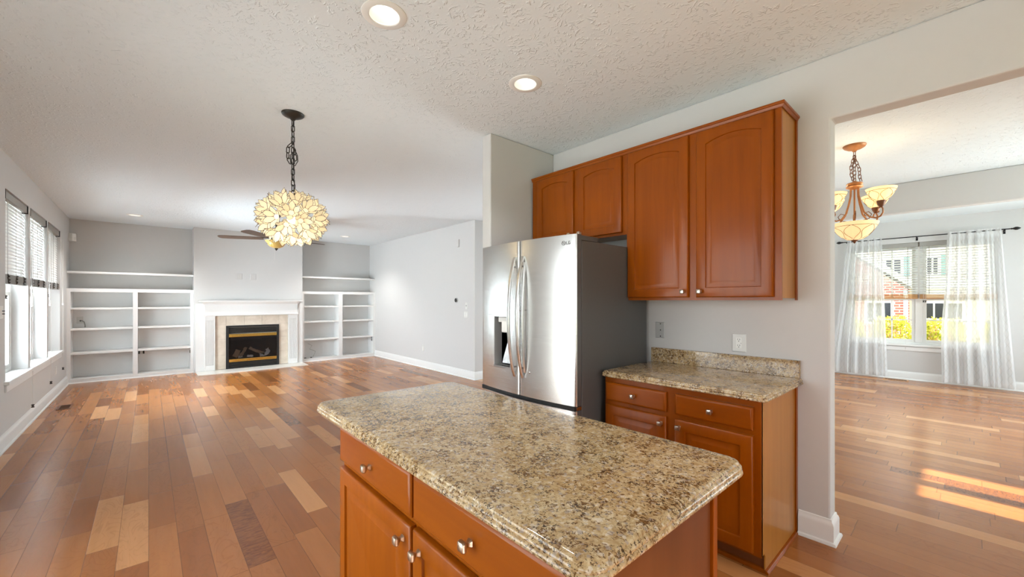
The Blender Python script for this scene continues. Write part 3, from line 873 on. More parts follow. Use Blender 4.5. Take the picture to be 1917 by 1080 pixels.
# badge: ring emblem and two letters
lg = MB()
def lp(y, z): return (door_front(y) - 0.0008, y, z)
cy, cz, rr = 1.714, 1.733, 0.0125
lg.tube([lp(cy + rr * math.cos(a * PI / 12), cz + rr * math.sin(a * PI / 12)) for a in range(24)], 0.0017, 6, closed=True)
lg.tube([lp(cy + 0.001, cz + 0.006), lp(cy + 0.001, cz - 0.005), lp(cy - 0.005, cz - 0.005)], 0.0015, 6)
lg.tube([lp(cy + 0.0055, cz + 0.0055), lp(cy + 0.0055, cz + 0.003)], 0.0018, 6)
lg.tube([lp(cy - 0.005, cz), lp(cy - 0.010, cz)], 0.0015, 6)
ly = 1.693
lg.tube([lp(ly, cz + 0.0085), lp(ly, cz - 0.0085), lp(ly - 0.0115, cz - 0.0085)], 0.0018, 6)
gy = 1.672
gpts = [(0.0065 * math.cos(math.radians(a)), 0.0092 * math.sin(math.radians(a))) for a in range(40, 330, 24)]
lg.tube([lp(gy - u, cz + v) for u, v in gpts] + [lp(gy - 0.0065, cz - 0.001), lp(gy, cz - 0.001)], 0.0018, 6)
lg.build('logo', 'fridgeside', drt)
MB().sphere((door_front(2.0) + 0.001, 2.0, 0.875), 0.009, 12, 8, 0.4, 1, 1).build('badge_button', 'chrome', drt, smooth=True)

# ------------------------------------------------------------------ wall plates
def plate_x(xw, y, z, w, h, face, th=0.006):   # plate on a wall whose room side faces -X (face=-1) or +X
    x1 = xw + face * th
    P = lambda i, x: [(x, y - w / 2 + i, z - h / 2 + i), (x, y + w / 2 - i, z - h / 2 + i), (x, y + w / 2 - i, z + h / 2 - i), (x, y - w / 2 + i, z + h / 2 - i)]
    return MB().rings([P(0, xw), P(0, xw + face * 0.002), P(0.004, x1), P(0.006, x1)])
def plate_y(yw, x, z, w, h, th=0.006):
    P = lambda i, y: [(x - w / 2 + i, y, z - h / 2 + i), (x + w / 2 - i, y, z - h / 2 + i), (x + w / 2 - i, y, z + h / 2 - i), (x - w / 2 + i, y, z + h / 2 - i)]
    return MB().rings([P(0, yw), P(0, yw - 0.002), P(0.004, yw - th), P(0.006, yw - th)])
# duplex outlet over the counter
o = tag(plate_x(XK, 0.989, 1.094, 0.083, 0.118, -1).build('power_outlet', 'plate'), 'white double power outlet on the grey wall above the granite counter', 'outlet')
MB().box(XK - 0.0085, XK - 0.0055, 0.989 - 0.018, 0.989 + 0.018, 1.094 - 0.035, 1.094 + 0.035).build('receptacle', 'white', o, bevel=0.001)
sl = MB()
for dz_ in (0.019, -0.019):
    for dy in (-0.006, 0.006): sl.box(XK - 0.0092, XK - 0.008, 0.989 + dy - 0.0012, 0.989 + dy + 0.0012, 1.094 + dz_ - 0.001, 1.094 + dz_ + 0.008)
    sl.box(XK - 0.0092, XK - 0.008, 0.9865, 0.9915, 1.094 + dz_ - 0.010, 1.094 + dz_ - 0.005)
sl.box(XK - 0.0092, XK - 0.008, 0.974, 0.977, 1.090, 1.094)
sl.build('slot', 'dark', o)
o = tag(plate_x(XK, 1.536, 1.148, 0.072, 0.118, -1).build('phone_plate', 'greyplate'), 'grey wall plate with three dark screws next to the refrigerator', 'wall plate')
for z in (1.194, 1.148, 1.102): MB().sphere((XK - 0.0065, 1.531, z), 0.0045, 10, 6, 0.5, 1, 1).build('screw', 'dark', o)
# living room right wall
th = tag(MB().rings([[(XLR - d, 6.19 + r * math.cos(a * PI / 16), 1.37 + r * math.sin(a * PI / 16)) for a in range(32)] for r, d in ((0.042, 0.0), (0.042, 0.018), (0.039, 0.024))]).build('thermostat', 'chrome', smooth=True), 'round black thermostat with steel ring on the white living room wall', 'thermostat')
MB().rings([[(XLR - d, 6.19 + r * math.cos(a * PI / 16), 1.37 + r * math.sin(a * PI / 16)) for a in range(32)] for r, d in ((0.036, 0.0235), (0.034, 0.027), (0.02, 0.028))]).build('display', 'black', th, smooth=True)
sw = tag(plate_x(XLR, 5.885, 1.27, 0.075, 0.118, -1).build('light_switch', 'plate'), 'white wall plate with a small dark switch, right of the thermostat', 'switch')
MB().box(XLR - 0.016, XLR - 0.005, 5.885 - 0.006, 5.885 + 0.006, 1.262, 1.286).build('toggle', 'greyplate', sw, bevel=0.002)
sw2 = tag(plate_x(XLR, 5.90, 1.12, 0.115, 0.118, -1).build('light_switch', 'plate'), 'plain white double switch plate below the small dark switch', 'switch')
for y in (5.873, 5.927):
    MB().box(XLR - 0.009, XLR - 0.005, y - 0.016, y + 0.016, 1.087, 1.153).build('rocker', 'white', sw2, bevel=0.001)
o = tag(plate_x(XLR, 7.40, 0.39, 0.075, 0.118, -1).build('power_outlet', 'plate'), 'white outlet low on the right living room wall', 'outlet')
MB().box(XLR - 0.009, XLR - 0.005, 7.383, 7.417, 0.357, 0.423).build('receptacle', 'white', o)
dsn = tag(plate_x(XLR, 6.13, 2.40, 0.06, 0.14, -1, 0.02).build('wall_chime', 'wall'), 'slim white box high on the living room wall above the thermostat', 'chime')
o = tag(plate_x(XL, 8.75, 0.36, 0.075, 0.118, 1).build('power_outlet', 'plate'), 'white outlet under the living room window nearest the bookcase', 'outlet')
MB().box(XL + 0.005, XL + 0.009, 8.733, 8.767, 0.327, 0.393).build('receptacle', 'white', o)
sw3 = tag(plate_x(XL, 5.83, 1.26, 0.12, 0.118, 1).build('light_switch', 'plate'), 'white plate with two dark toggles at the left edge of the photo', 'switch')
for z in (1.272, 1.245):
    MB().box(XL + 0.005, XL + 0.020, 5.845, 5.875, z - 0.004, z + 0.004).build('toggle', 'dark', sw3)
# chimney breast plates
for x, l in ((1.354, 'left one of two blank white plates above the mantel'), (1.592, 'right one of two blank white plates above the mantel')):
    b = tag(plate_y(9.72, x, 1.845, 0.10, 0.118, 0.008).build('cable_plate', 'wall'), l, 'wall plate')
    for q in (-0.018, 0.018): MB().box(x + q - 0.002, x + q + 0.002, 9.708, 9.713, 1.80, 1.89).build('bracket', 'wall', b)
ss = thing('motion_sensor', (XL + 0.03, 10.07, 2.43), 'small white motion sensor in the corner above the left shelf', 'sensor')
MB().prism([(XL, 10.1), (XL, 10.0), (XL + 0.045, 9.985), (XL + 0.085, 10.03), (XL + 0.085, 10.1)], 'z', 2.365, 2.495).build('housing', 'white', ss, bevel=0.006)
MB().prism([(XL + 0.043, 9.984), (XL + 0.086, 10.029), (XL + 0.08, 10.035), (XL + 0.04, 9.99)], 'z', 2.385, 2.43).build('lens', 'plate', ss)

# floor registers
def register(x, y, lx, ly, label, mat):
    t = thing('floor_register', (x, y, 0), label, 'floor vent')
    MB().box(x - lx / 2, x + lx / 2, y - ly / 2, y - ly / 2 + 0.02, 0.0005, 0.005).box(x - lx / 2, x + lx / 2, y + ly / 2 - 0.02, y + ly / 2, 0.0005, 0.005).box(x - lx / 2, x - lx / 2 + 0.02, y - ly / 2 + 0.02, y + ly / 2 - 0.02, 0.0005, 0.005).box(x + lx / 2 - 0.02, x + lx / 2, y - ly / 2 + 0.02, y + ly / 2 - 0.02, 0.0005, 0.005).build('frame', mat, t)
    g = MB(); n = 9
    for k in range(n):
        if lx > ly:
            xx = x - lx / 2 + 0.025 + (lx - 0.05) * k / (n - 1); g.box(xx - 0.004, xx + 0.004, y - ly / 2 + 0.02, y + ly / 2 - 0.02, 0.001, 0.004)
        else:
            yy = y - ly / 2 + 0.025 + (ly - 0.05) * k / (n - 1); g.box(x - lx / 2 + 0.02, x + lx / 2 - 0.02, yy - 0.004, yy + 0.004, 0.001, 0.004)
    g.build('louvers', 'vent', t)
    MB().box(x - lx / 2 + 0.02, x + lx / 2 - 0.02, y - ly / 2 + 0.02, y + ly / 2 - 0.02, 0.0003, 0.0008).build('duct_opening', 'dark', t)
register(-0.80, 7.70, 0.13, 0.30, 'brown floor register beside the left wall below the windows', 'vent')
register(9.60, 0.83, 0.14, 0.32, 'wooden floor register below the dining window', 'ventpale')

# ------------------------------------------------------------------ bookcases and shelves
XBF = 9.765   # front plane (y)
def bookcase(x0, x1, xm0, xm1, ztop, shelves, label):
    t = thing('bookcase', ((x0 + x1) / 2, 9.93, 0), label, 'bookcase')
    yb, yf = YF - 0.001, XBF
    st = 0.045
    MB().box(x0 + 0.001, x1 - 0.001, yb - 0.012, yb, 0, ztop - 0.001).build('back_panel', 'trim', t)
    fm = MB()
    fm.box(x0, x0 + st, yf, yf + 0.02, 0.0, ztop - 0.06).box(x1 - st, x1, yf, yf + 0.02, 0.0, ztop - 0.06).box(xm0, xm1, yf, yf + 0.02, 0.07, ztop - 0.06)
    fm.box(x0, x1, yf, yf + 0.02, ztop - 0.06, ztop).box(x0 + st, x1 - st, yf, yf + 0.02, 0.0, 0.07)
    fm.build('face_frame', 'trim', t)
    for a, b in ((x0 + st - 0.02, x0 + st), (x1 - st, x1 - st + 0.02), (xm0, xm0 + 0.018), (xm1 - 0.018, xm1)):
        MB().box(a, b, yf + 0.02, yb - 0.012, 0.0, ztop - 0.025).build('side_panel', 'trim', t)
    MB().box(x0, x1, yf + 0.02, yb - 0.012, ztop - 0.025, ztop).build('top_panel', 'trim', t)
    for a, b in ((x0 + st, xm0), (xm1, x1 - st)): MB().box(a, b, yf + 0.02, yb - 0.012, 0.05, 0.07).build('bottom_shelf', 'trim', t)
    for (a, b) in ((x0 + st, xm0), (xm1, x1 - st)):
        for z in shelves:
            MB().box(a + 0.001, b - 0.001, yf + 0.012, yb - 0.013, z - 0.034, z).build('shelf', 'trim', t, bevel=0.002)
    pr = MB(); prf = [(0, 0), (0.012, 0), (0.010, 0.012), (0.004, 0.018), (0, 0.018)]
    pr.rings([[(x0, yf - a, z) for a, z in prf], [(x1, yf - a, z) for a, z in prf]])
    pr.build('shoe_molding', 'trim', t)
    return t
bookcase(XL + 0.001, 0.634, -0.208, -0.144, 1.567, (1.247, 0.905, 0.505), 'white built-in bookcase left of the fireplace with two columns of empty shelves')
bookcase(2.516, XLR - 0.001, 3.305, 3.392, 1.567, (1.247, 0.905, 0.505), 'white built-in bookcase right of the fireplace with two columns of empty shelves')
tag(MB().box(XL + 0.001, 0.634, 9.79, YF - 0.001, 1.818, 1.852).build('floating_shelf', 'trim', bevel=0.003), 'white floating shelf on the wall above the left bookcase', 'shelf')
tag(MB().box(2.516, XLR - 0.001, 9.79, YF - 0.001, 1.868, 1.902).build('floating_shelf', 'trim', bevel=0.003), 'white floating shelf on the wall above the right bookcase', 'shelf')
# fittings inside the bookcases
yb = YF - 0.013
o = tag(plate_y(yb, -0.875, 1.03, 0.075, 0.118).build('cable_outlet', 'plate'), 'cable outlet with a short grey cord inside the left bookcase', 'outlet')
cb = MB(); cb.tube([(-0.865, yb - 0.006, 1.02), (-0.85, yb - 0.05, 1.025), (-0.82, yb - 0.06, 1.0), (-0.81, yb - 0.05, 0.94), (-0.81, yb - 0.05, 0.909)], 0.008, 8)
cb.build('cord', 'headrail', o, smooth=True)
MB().tube([(-0.868, yb - 0.004, 1.02), (-0.866, yb - 0.02, 1.02)], 0.012, 10).build('plug', 'dark', o)
def bracket(x, z, y, w, label):
    o = tag(MB().box(x - w / 2, x - w / 2 + 0.022, y - 0.012, y, z - 0.03, z + 0.03).box(x + w / 2 - 0.022, x + w / 2, y - 0.012, y, z - 0.03, z + 0.03).box(x - w / 2 + 0.022, x + w / 2 - 0.022, y - 0.004, y, z - 0.02, z + 0.026).build('power_outlet', 'black'), label, 'outlet')
    MB().box(x - w / 2 + 0.024, x + w / 2 - 0.024, y - 0.008, y - 0.004, z - 0.018, z + 0.02).build('receptacle', 'plate', o)
bracket(-0.10, 0.42, yb, 0.085, 'black and white outlet low in the left bookcase beside its centre post')
o = tag(MB().box(0.578, 0.588, 9.80, 9.84, 0.375, 0.43).build('shelf_clip', 'darkcord', bevel=0.002), 'small grey clip on the right side of the left bookcase', 'clip')
o = tag(MB().box(XLR - 0.056, XLR - 0.046, 9.82, 9.88, 0.36, 0.48).build('power_outlet', 'greyplate', bevel=0.002), 'grey outlet on the right inner side of the right bookcase', 'outlet')
for q in (0.375, 0.43): MB().box(XLR - 0.060, XLR - 0.055, 9.835, 9.865, q, q + 0.035).build('receptacle', 'dark', o)
cd = tag(MB().tube([(2.60, 9.86, 0.078), (2.66, 9.84, 0.076), (2.72, 9.87, 0.078), (2.78, 9.9, 0.08), (2.85, 9.95, 0.2), (2.74, 10.0, 0.26), (2.80, 10.05, 0.33), (2.72, 10.07, 0.38)], 0.0035, 6).build('loose_cable', 'headrail', smooth=True), 'thin loose cable in the bottom corner of the right bookcase', 'cable')
for q in ((2.57, 2.63, 9.85, 9.87, 0.0705, 0.088), (2.72, 2.75, 9.86, 9.885, 0.0705, 0.088)): MB().box(*q).build('plug', 'dark', cd, bevel=0.002)

# ------------------------------------------------------------------ fireplace
fp = thing('fireplace', (1.585, 9.7, 0), 'white mantel fireplace with beige tile surround and black gas insert', 'fireplace')
yw = 9.7195
def moulding(x0, x1, yfront, prof, parent, name):
    # prof (depth, z) from wall; returns at both ends
    m = MB()
    m.rings([[(x0 - a, yw, z) for a, z in prof], [(x0 - a, yfront - a, z) for a, z in prof], [(x1 + a, yfront - a, z) for a, z in prof], [(x1 + a, yw, z) for a, z in prof]])
    return m.build(name, 'trim', parent, smooth=True)
yfz = 9.655
MB().box(0.79, 2.40, yfz, yw, 1.10, 1.305).build('frieze', 'trim', fp)
for a, b in ((0.66, 0.79), (2.40, 2.51)): MB().box(a, b, 9.69, yw, 0.0, 1.31).build('side_board', 'trim', fp)
moulding(0.79, 2.40, yfz, [(-0.01, 1.29), (0.004, 1.29), (0.012, 1.30), (0.030, 1.318), (0.052, 1.332), (0.058, 1.340), (-0.01, 1.340)], fp, 'bed_molding')
MB().box(0.70, 2.49, 9.575, yw, 1.340, 1.366).build('mantel_shelf', 'trim', fp, bevel=0.006)
moulding(0.79, 2.40, yfz, [(-0.01, 1.062), (0.008, 1.064), (0.018, 1.072), (0.018, 1.088), (0.010, 1.097), (-0.01, 1.104)], fp, 'lower_molding')
for x0, x1 in ((0.79, 0.955), (2.225, 2.40)):
    m = MB(); nf = 5; m.box(x0, x1, yfz + 0.018, yw, 0.02, 1.064)
    wd = (x1 - x0 - 0.03)
    m.box(x0, x0 + 0.022, yfz + 0.004, yfz + 0.018, 0.02, 1.064).box(x1 - 0.022, x1, yfz + 0.004, yfz + 0.018, 0.02, 1.064)
    for k in range(nf):
        xa = x0 + 0.028 + (x1 - x0 - 0.056) * k / nf
        m.box(xa, xa + (x1 - x0 - 0.056) / nf - 0.006, yfz + 0.006, yfz + 0.018, 0.13, 0.98)
    m.box(x0 + 0.022, x1 - 0.022, yfz + 0.004, yfz + 0.018, 0.02, 0.12).box(x0 + 0.022, x1 - 0.022, yfz + 0.004, yfz + 0.018, 0.99, 1.064)
    m.build('pilaster', 'trim', fp, bevel=0.0015)
gr = MB().box(0.955, 2.225, 9.700, yw, 0.0, 0.874 - 0.874 + 1.064)
gr.build('grout_bed', 'grout', fp)
OX0, OX1, OZ1 = 1.13, 2.05, 0.868
tl = MB(); g = 0.003
def tile(x0, x1, z0, z1): tl.box(x0 + g / 2, x1 - g / 2, 9.690, 9.701, z0 + g / 2, z1 - g / 2)
for x0, x1 in ((0.957, OX0), (OX1, 2.223)):
    zz = [0.022, 0.30, 0.605, OZ1 + 0.02, 1.062]
    for a, b in zip(zz, zz[1:]): tile(x0, x1, a, b)
xx = [OX0, OX0 + 0.305, OX0 + 0.61, OX1]
for a, b in zip(xx, xx[1:]): tile(a, b, OZ1, 1.062)
tl.build('tile_surround', 'tile', fp, bevel=0.001)
ht = MB()
xh = [0.66, 0.93, 1.235, 1.54, 1.845, 2.15, 2.51]
for a, b in zip(xh, xh[1:]): ht.box(a + 0.0015, b - 0.0015, 9.245, 9.688, 0.0, 0.018)
ht.build('hearth', 'hearthm', fp, bevel=0.002)
ins = MB()
ins.box(OX0, OX0 + 0.045, 9.665, 9.689, 0.02, OZ1).box(OX1 - 0.045, OX1, 9.665, 9.689, 0.02, OZ1).box(OX0 + 0.045, OX1 - 0.045, 9.665, 9.689, OZ1 - 0.035, OZ1).box(OX0 + 0.045, OX1 - 0.045, 9.665, 9.689, 0.02, 0.04)
ino = ins.build('firebox_frame', 'firebox', fp, bevel=0.003)
lv = MB()
for k in range(6):
    z = 0.715 + k * 0.019
    lv.prism([(9.672, z), (9.688, z + 0.012), (9.688, z + 0.015), (9.672, z + 0.003)], 'x', OX0 + 0.045, OX1 - 0.045)
lv.build('louvers', 'firebox', ino); lv = MB()
for k in range(5):
    z = 0.045 + k * 0.022
    lv.prism([(9.672, z), (9.688, z + 0.012), (9.688, z + 0.015), (9.672, z + 0.003)], 'x', OX0 + 0.045, OX1 - 0.045)
lv.build('louvers', 'firebox', ino)
MB().box(OX0 + 0.045, OX1 - 0.045, 9.658, 9.682, 0.640, 0.700).build('brass_bar', 'brass', ino, bevel=0.006)
MB().box(OX0 + 0.045, OX1 - 0.045, 9.658, 9.682, 0.150, 0.205).build('brass_bar', 'brass', ino, bevel=0.006)
bx = MB()
bx.add([(OX0 + 0.02, 9.6895, 0.15), (OX1 - 0.02, 9.6895, 0.15), (OX1 - 0.02, 9.6895, 0.70), (OX0 + 0.02, 9.6895, 0.70)], [(0, 1, 2, 3)])
bx.build('firebox_back', 'firebox', ino)
MB().box(OX0 + 0.045, OX1 - 0.045, 9.664, 9.667, 0.205, 0.640).build('glass_front', 'fireglass', ino)
def logm(pts, r, name, mat):
    m = MB(); n = 10
    P_ = []
    for a, b in zip(pts, pts[1:]):
        for k in range(5): P_.append(Vector(a).lerp(Vector(b), k / 5))
    P_.append(Vector(pts[-1]))
    m.tube(P_, [r * (0.8 + 0.35 * random.random()) for _ in P_], n)
    m.v = [(v[0] + random.uniform(-.006, .006), min(9.688, max(9.669, v[1])), v[2] + random.uniform(-.006, .006)) for v in m.v]
    return m.build(name, mat, ino, smooth=True)
logm([(1.27, 9.678, 0.25), (1.31, 9.679, 0.33), (1.33, 9.679, 0.38)], 0.048, 'log', 'log')
logm([(1.36, 9.678, 0.25), (1.42, 9.678, 0.33), (1.46, 9.679, 0.42)], 0.030, 'log', 'log')
logm([(1.52, 9.678, 0.41), (1.60, 9.678, 0.36), (1.72, 9.678, 0.30), (1.78, 9.678, 0.27)], 0.028, 'log', 'log')
logm([(1.70, 9.678, 0.25), (1.80, 9.678, 0.26), (1.86, 9.678, 0.31), (1.83, 9.678, 0.37)], 0.034, 'log', 'logash')
logm([(1.33, 9.676, 0.235), (1.40, 9.676, 0.25)], 0.022, 'ember', 'logash')
logm([(1.48, 9.676, 0.25), (1.58, 9.676, 0.24)], 0.020, 'ember', 'logash')

# ------------------------------------------------------------------ shell pendant
PX, PY = 0.797, 3.33
pn = thing('pendant_light', (PX, PY, CEIL), 'globe pendant of cream shell petals hanging on a knotted dark chain', 'pendant light')
MB().lathe([(0.076, 0.0), (0.076, -0.006), (0.070, -0.014), (0.052, -0.024), (0.034, -0.031), (0.022, -0.036), (0.012, -0.050), (0.001, -0.052)], (PX, PY, CEIL), 32, True, True).build('canopy', 'bronze', pn, smooth=True)
def chain(m, pts, link=0.036, r=0.0026, wd=0.0095):
    P_ = [Vector(p) for p in pts]; L = [0]
    for a, b in zip(P_, P_[1:]): L.append(L[-1] + (b - a).length)
    n = max(1, int(L[-1] / (link * 0.78)))
    def at(s):
        for i in range(len(P_) - 1):
            if s <= L[i + 1]: return P_[i].lerp(P_[i + 1], (s - L[i]) / (L[i + 1] - L[i] + 1e-9)), (P_[i + 1] - P_[i]).normalized()
        return P_[-1], (P_[-1] - P_[-2]).normalized()
    for k in range(n):
        c_, d = at((k + 0.5) * L[-1] / n)
        ref = Vector((0.67, -0.74, 0)) if k % 2 else Vector((0.74, 0.67, 0))
        a = (ref - d * ref.dot(d)).normalized()
        h = link / 2
        prof = [(-h + wd * 0.6, wd), (h - wd * 0.6, wd), (h - wd * .1, wd * .6), (h, 0), (h - wd * .1, -wd * .6), (h - wd * 0.6, -wd), (-h + wd * 0.6, -wd), (-h + wd * .1, -wd * .6), (-h, 0), (-h + wd * .1, wd * .6)]
        m.tube([c_ + d * u + a * v for u, v in prof], r, 6, closed=True)
ZT, ZB = CEIL - 0.05, 2.14
ch = MB(); chain(ch, [(PX, PY, ZT), (PX, PY, ZB)], 0.048, 0.0034, 0.0115)
chain(ch, [(PX - 0.004, PY, 2.53), (PX - 0.03, PY + 0.01, 2.50), (PX - 0.032, PY + 0.012, 2.42), (PX - 0.012, PY, 2.38)], 0.046, 0.0034, 0.0115)
chain(ch, [(PX + 0.01, PY, 2.50), (PX + 0.014, PY - 0.01, 2.40)], 0.046, 0.0034, 0.0115)
ch.build('chain', 'bronze', pn)
cdm = MB(); cdm.tube([(PX + 0.004, PY, ZT), (PX - 0.006, PY, 2.6), (PX + 0.008, PY, 2.5), (PX + 0.026, PY - 0.02, 2.44), (PX + 0.028, PY - 0.02, 2.40), (PX + 0.012, PY - 0.01, 2.365), (PX - 0.015, PY, 2.38), (PX - 0.018, PY, 2.44), (PX, PY, 2.47), (PX + 0.004, PY, 2.36), (PX - 0.004, PY, 2.28), (PX + 0.012, PY - 0.01, 2.22), (PX + 0.01, PY - 0.01, 2.16), (PX, PY, 2.10)], 0.003, 6)
cdm.build('cord', 'rodblack', pn, smooth=True)
PZ = 1.975
sh = MB(); ed = MB()
NF = 44
RX, RZ = 0.176, 0.138
def petal(c_, nrm, dirv, L, W):
    # petal starts near c_, runs along dirv (tilted out of surface)
    side = nrm.cross(dirv).normalized()
    up = dirv.cross(side).normalized()
    prof = [(0.0, 0.34), (0.22, 0.82), (0.48, 1.0), (0.74, 0.74), (1.0, 0.0)]
    left = [c_ + dirv * (L * f) + side * (W * w / 2) + up * (0.006 * math.sin(f * PI)) for f, w in prof]
    right = [c_ + dirv * (L * f) - side * (W * w / 2) + up * (0.006 * math.sin(f * PI)) for f, w in prof[:-1]]
    loop = left + right[::-1]
    n0 = len(sh.v)
    sh.v += [tuple(p) for p in loop]
    sh.f.append(tuple(range(n0, n0 + len(loop))))
    ed.tube([p + up * 0.0004 for p in loop], 0.0013, 4, closed=True)
for k in range(NF):
    zf = 1 - 2 * (k + 0.5) / NF
    rf = math.sqrt(max(0, 1 - zf * zf)); ph = k * 2.399963 + 0.4
    nrm = Vector((rf * math.cos(ph) / RX, rf * math.sin(ph) / RX, zf / RZ)).normalized()
    c0 = Vector((PX + RX * rf * math.cos(ph), PY + RX * rf * math.sin(ph), PZ + RZ * zf))
    t1 = nrm.orthogonal().normalized(); t2 = nrm.cross(t1)
    tw = random.random() * 6
    # hexagonal heart
    n0 = len(sh.v)
    hexp = [c0 + (t1 * math.cos(tw + j * PI / 3 + PI / 6) + t2 * math.sin(tw + j * PI / 3 + PI / 6)) * 0.0215 for j in range(6)]
    sh.v += [tuple(p) for p in hexp]; sh.f.append(tuple(range(n0, n0 + 6)))
    ed.tube(hexp, 0.0013, 4, closed=True)
    for j in range(6):
        an = tw + j * PI / 3
        tg = t1 * math.cos(an) + t2 * math.sin(an)
        tilt = math.radians(50 + random.uniform(-9, 9))
        dv = (tg * math.cos(tilt) + nrm * math.sin(tilt)).normalized()
        petal(c0 + tg * 0.019, nrm, dv, 0.080 + random.uniform(-.004, .008), 0.046)
sho = sh.build('shell_shade', 'capiz', pn, fix=False)
ed.build('wire_edging', 'bronze', sho)
MB().sphere((PX, PY, PZ), 0.04, 16, 10).build('bulb', 'bulb', pn, smooth=True)
d = bpy.data.lights.new('pendant_lamp', 'POINT'); d.energy = 2.2; d.shadow_soft_size = 0.05; d.color = (1, 0.93, 0.80)
o = bpy.data.objects.new('pendant_lamp', d); o.location = (PX, PY, PZ - 0.06); col.objects.link(o); o.parent = pn; o.matrix_parent_inverse = Matrix.Translation(-pn.location)

# ------------------------------------------------------------------ ceiling fan
FX, FY = 1.54, 7.45; FD = -0.055
fan = thing('ceiling_fan', (FX, FY, CEIL), 'ceiling fan with dark walnut blades and amber bowl light, behind the shell pendant', 'ceiling fan')
MB().lathe([(0.07, 0.0), (0.07, -0.012), (0.045, -0.05), (0.016, -0.062), (0.014, -0.07)], (FX, FY, CEIL), 24, True, True).build('canopy', 'bronze', fan, smooth=True)
MB().tube([(FX, FY, CEIL - 0.06), (FX, FY, CEIL - 0.25)], 0.013, 12).build('down_rod', 'bronze', fan, smooth=True)
MB().lathe([(0.02, 0.11), (0.06, 0.10), (0.105, 0.07), (0.118, 0.03), (0.112, -0.005), (0.08, -0.03), (0.075, -0.06), (0.10, -0.07), (0.10, -0.085), (0.02, -0.085)], (FX, FY, 2.47 + FD), 28, True, True).build('motor_housing', 'bronze', fan, smooth=True)
for k in range(5):
    an = math.radians(156.3 + 72 * k)
    ca, sa = math.cos(an), math.sin(an)
    def Q(r, w, z): return (FX + ca * r - sa * w, FY + sa * r + ca * w, 2.42 + FD + z)
    m = MB(); pf = [(0.19, 0.052), (0.24, 0.060), (0.45, 0.068), (0.70, 0.072), (0.77, 0.064), (0.80, 0.035)]
    top = [Q(r, w, 0.012 * w / 0.07) for r, w in pf] + [Q(r, -w, -0.012 * w / 0.07) for r, w in reversed(pf)]
    bot = [(x, y, z - 0.008) for x, y, z in top]
    m.rings([bot, top]).build('blade', 'fanblade', fan)
    m = MB(); m.rings([[Q(0.09, 0.02, 0.0), Q(0.09, -0.02, 0.0), Q(0.09, -0.02, 0.008), Q(0.09, 0.02, 0.008)], [Q(0.17, 0.014, 0.0), Q(0.17, -0.014, 0.0), Q(0.17, -0.014, 0.012), Q(0.17, 0.014, 0.012)], [Q(0.26, 0.03, 0.006), Q(0.26, -0.03, -0.006), Q(0.26, -0.03, 0.006), Q(0.26, 0.03, 0.016)]])
    m.build('blade_arm', 'bronze', fan)
MB().lathe([(0.160, 0.0), (0.152, -0.018), (0.125, -0.045), (0.122, -0.062), (0.100, -0.090), (0.055, -0.112), (0.014, -0.120)], (FX, FY, 2.385 + FD), 32, False, True).build('bowl_shade', 'amber', fan, smooth=True)
MB().lathe([(0.016, 0.0), (0.028, -0.008), (0.022, -0.02), (0.010, -0.030), (0.006, -0.04), (0.001, -0.044)], (FX, FY, 2.268 + FD), 16, True, True).build('finial', 'bronze', fan, smooth=True)
MB().tube([(FX - 0.025, FY - 0.01, 2.25), (FX - 0.025, FY - 0.01, 2.02)], 0.002, 6).build('pull_chain', 'cord', fan)

# ------------------------------------------------------------------ chandelier
HX, HY = 4.70, 0.675
chn = thing('chandelier', (HX, HY, CEIL), 'copper chandelier with cream glass bowl shades in the dining room', 'chandelier')
MB().lathe([(0.083, 0.0), (0.083, -0.006), (0.074, -0.020), (0.05, -0.034), (0.02, -0.044), (0.012, -0.056), (0.001, -0.058)], (HX, HY, CEIL), 28, True, True).build('canopy', 'rust', chn, smooth=True)
m = MB()
chain(m, [(HX, HY, CEIL - 0.055), (HX, HY, 2.42)], 0.044, 0.003, 0.011)
chain(m, [(HX, HY, 2.66), (HX - 0.02, HY + 0.02, 2.56), (HX - 0.018, HY + 0.02, 2.50), (HX - 0.008, HY + 0.01, 2.44)], 0.04, 0.003, 0.011)
chain(m, [(HX, HY, 2.64), (HX + 0.015, HY - 0.03, 2.54), (HX + 0.012, HY - 0.035, 2.46), (HX + 0.01, HY - 0.045, 2.42)], 0.04, 0.003, 0.011)
m.build('chain', 'rustdark', chn)
MB().lathe([(0.01, 0.04), (0.02, 0.03), (0.055, 0.018), (0.060, 0.008), (0.045, -0.004), (0.062, -0.012), (0.058, -0.022), (0.03, -0.034), (0.01, -0.036)], (HX, HY, 2.395), 24, True, True).build('hub', 'rust', chn, smooth=True)
MB().tube([(HX, HY, 2.36), (HX, HY, 1.93)], 0.007, 10).build('stem', 'rust', chn, smooth=True)
def bowl(m, c_, R, Hh):
    prof = [(0.16, 0.0), (0.34, 0.06), (0.56, 0.22), (0.74, 0.46), (0.88, 0.72), (0.93, 0.80), (1.0, 1.0)]
    inn = [(r * 0.975, z + (0.012 if i else 0.03)) for i, (r, z) in enumerate(prof)]
    pts = [(r * R, z * Hh) for r, z in prof] + [(r * R, z * Hh) for r, z in reversed(inn)]
    m.lathe(pts, c_, 32)
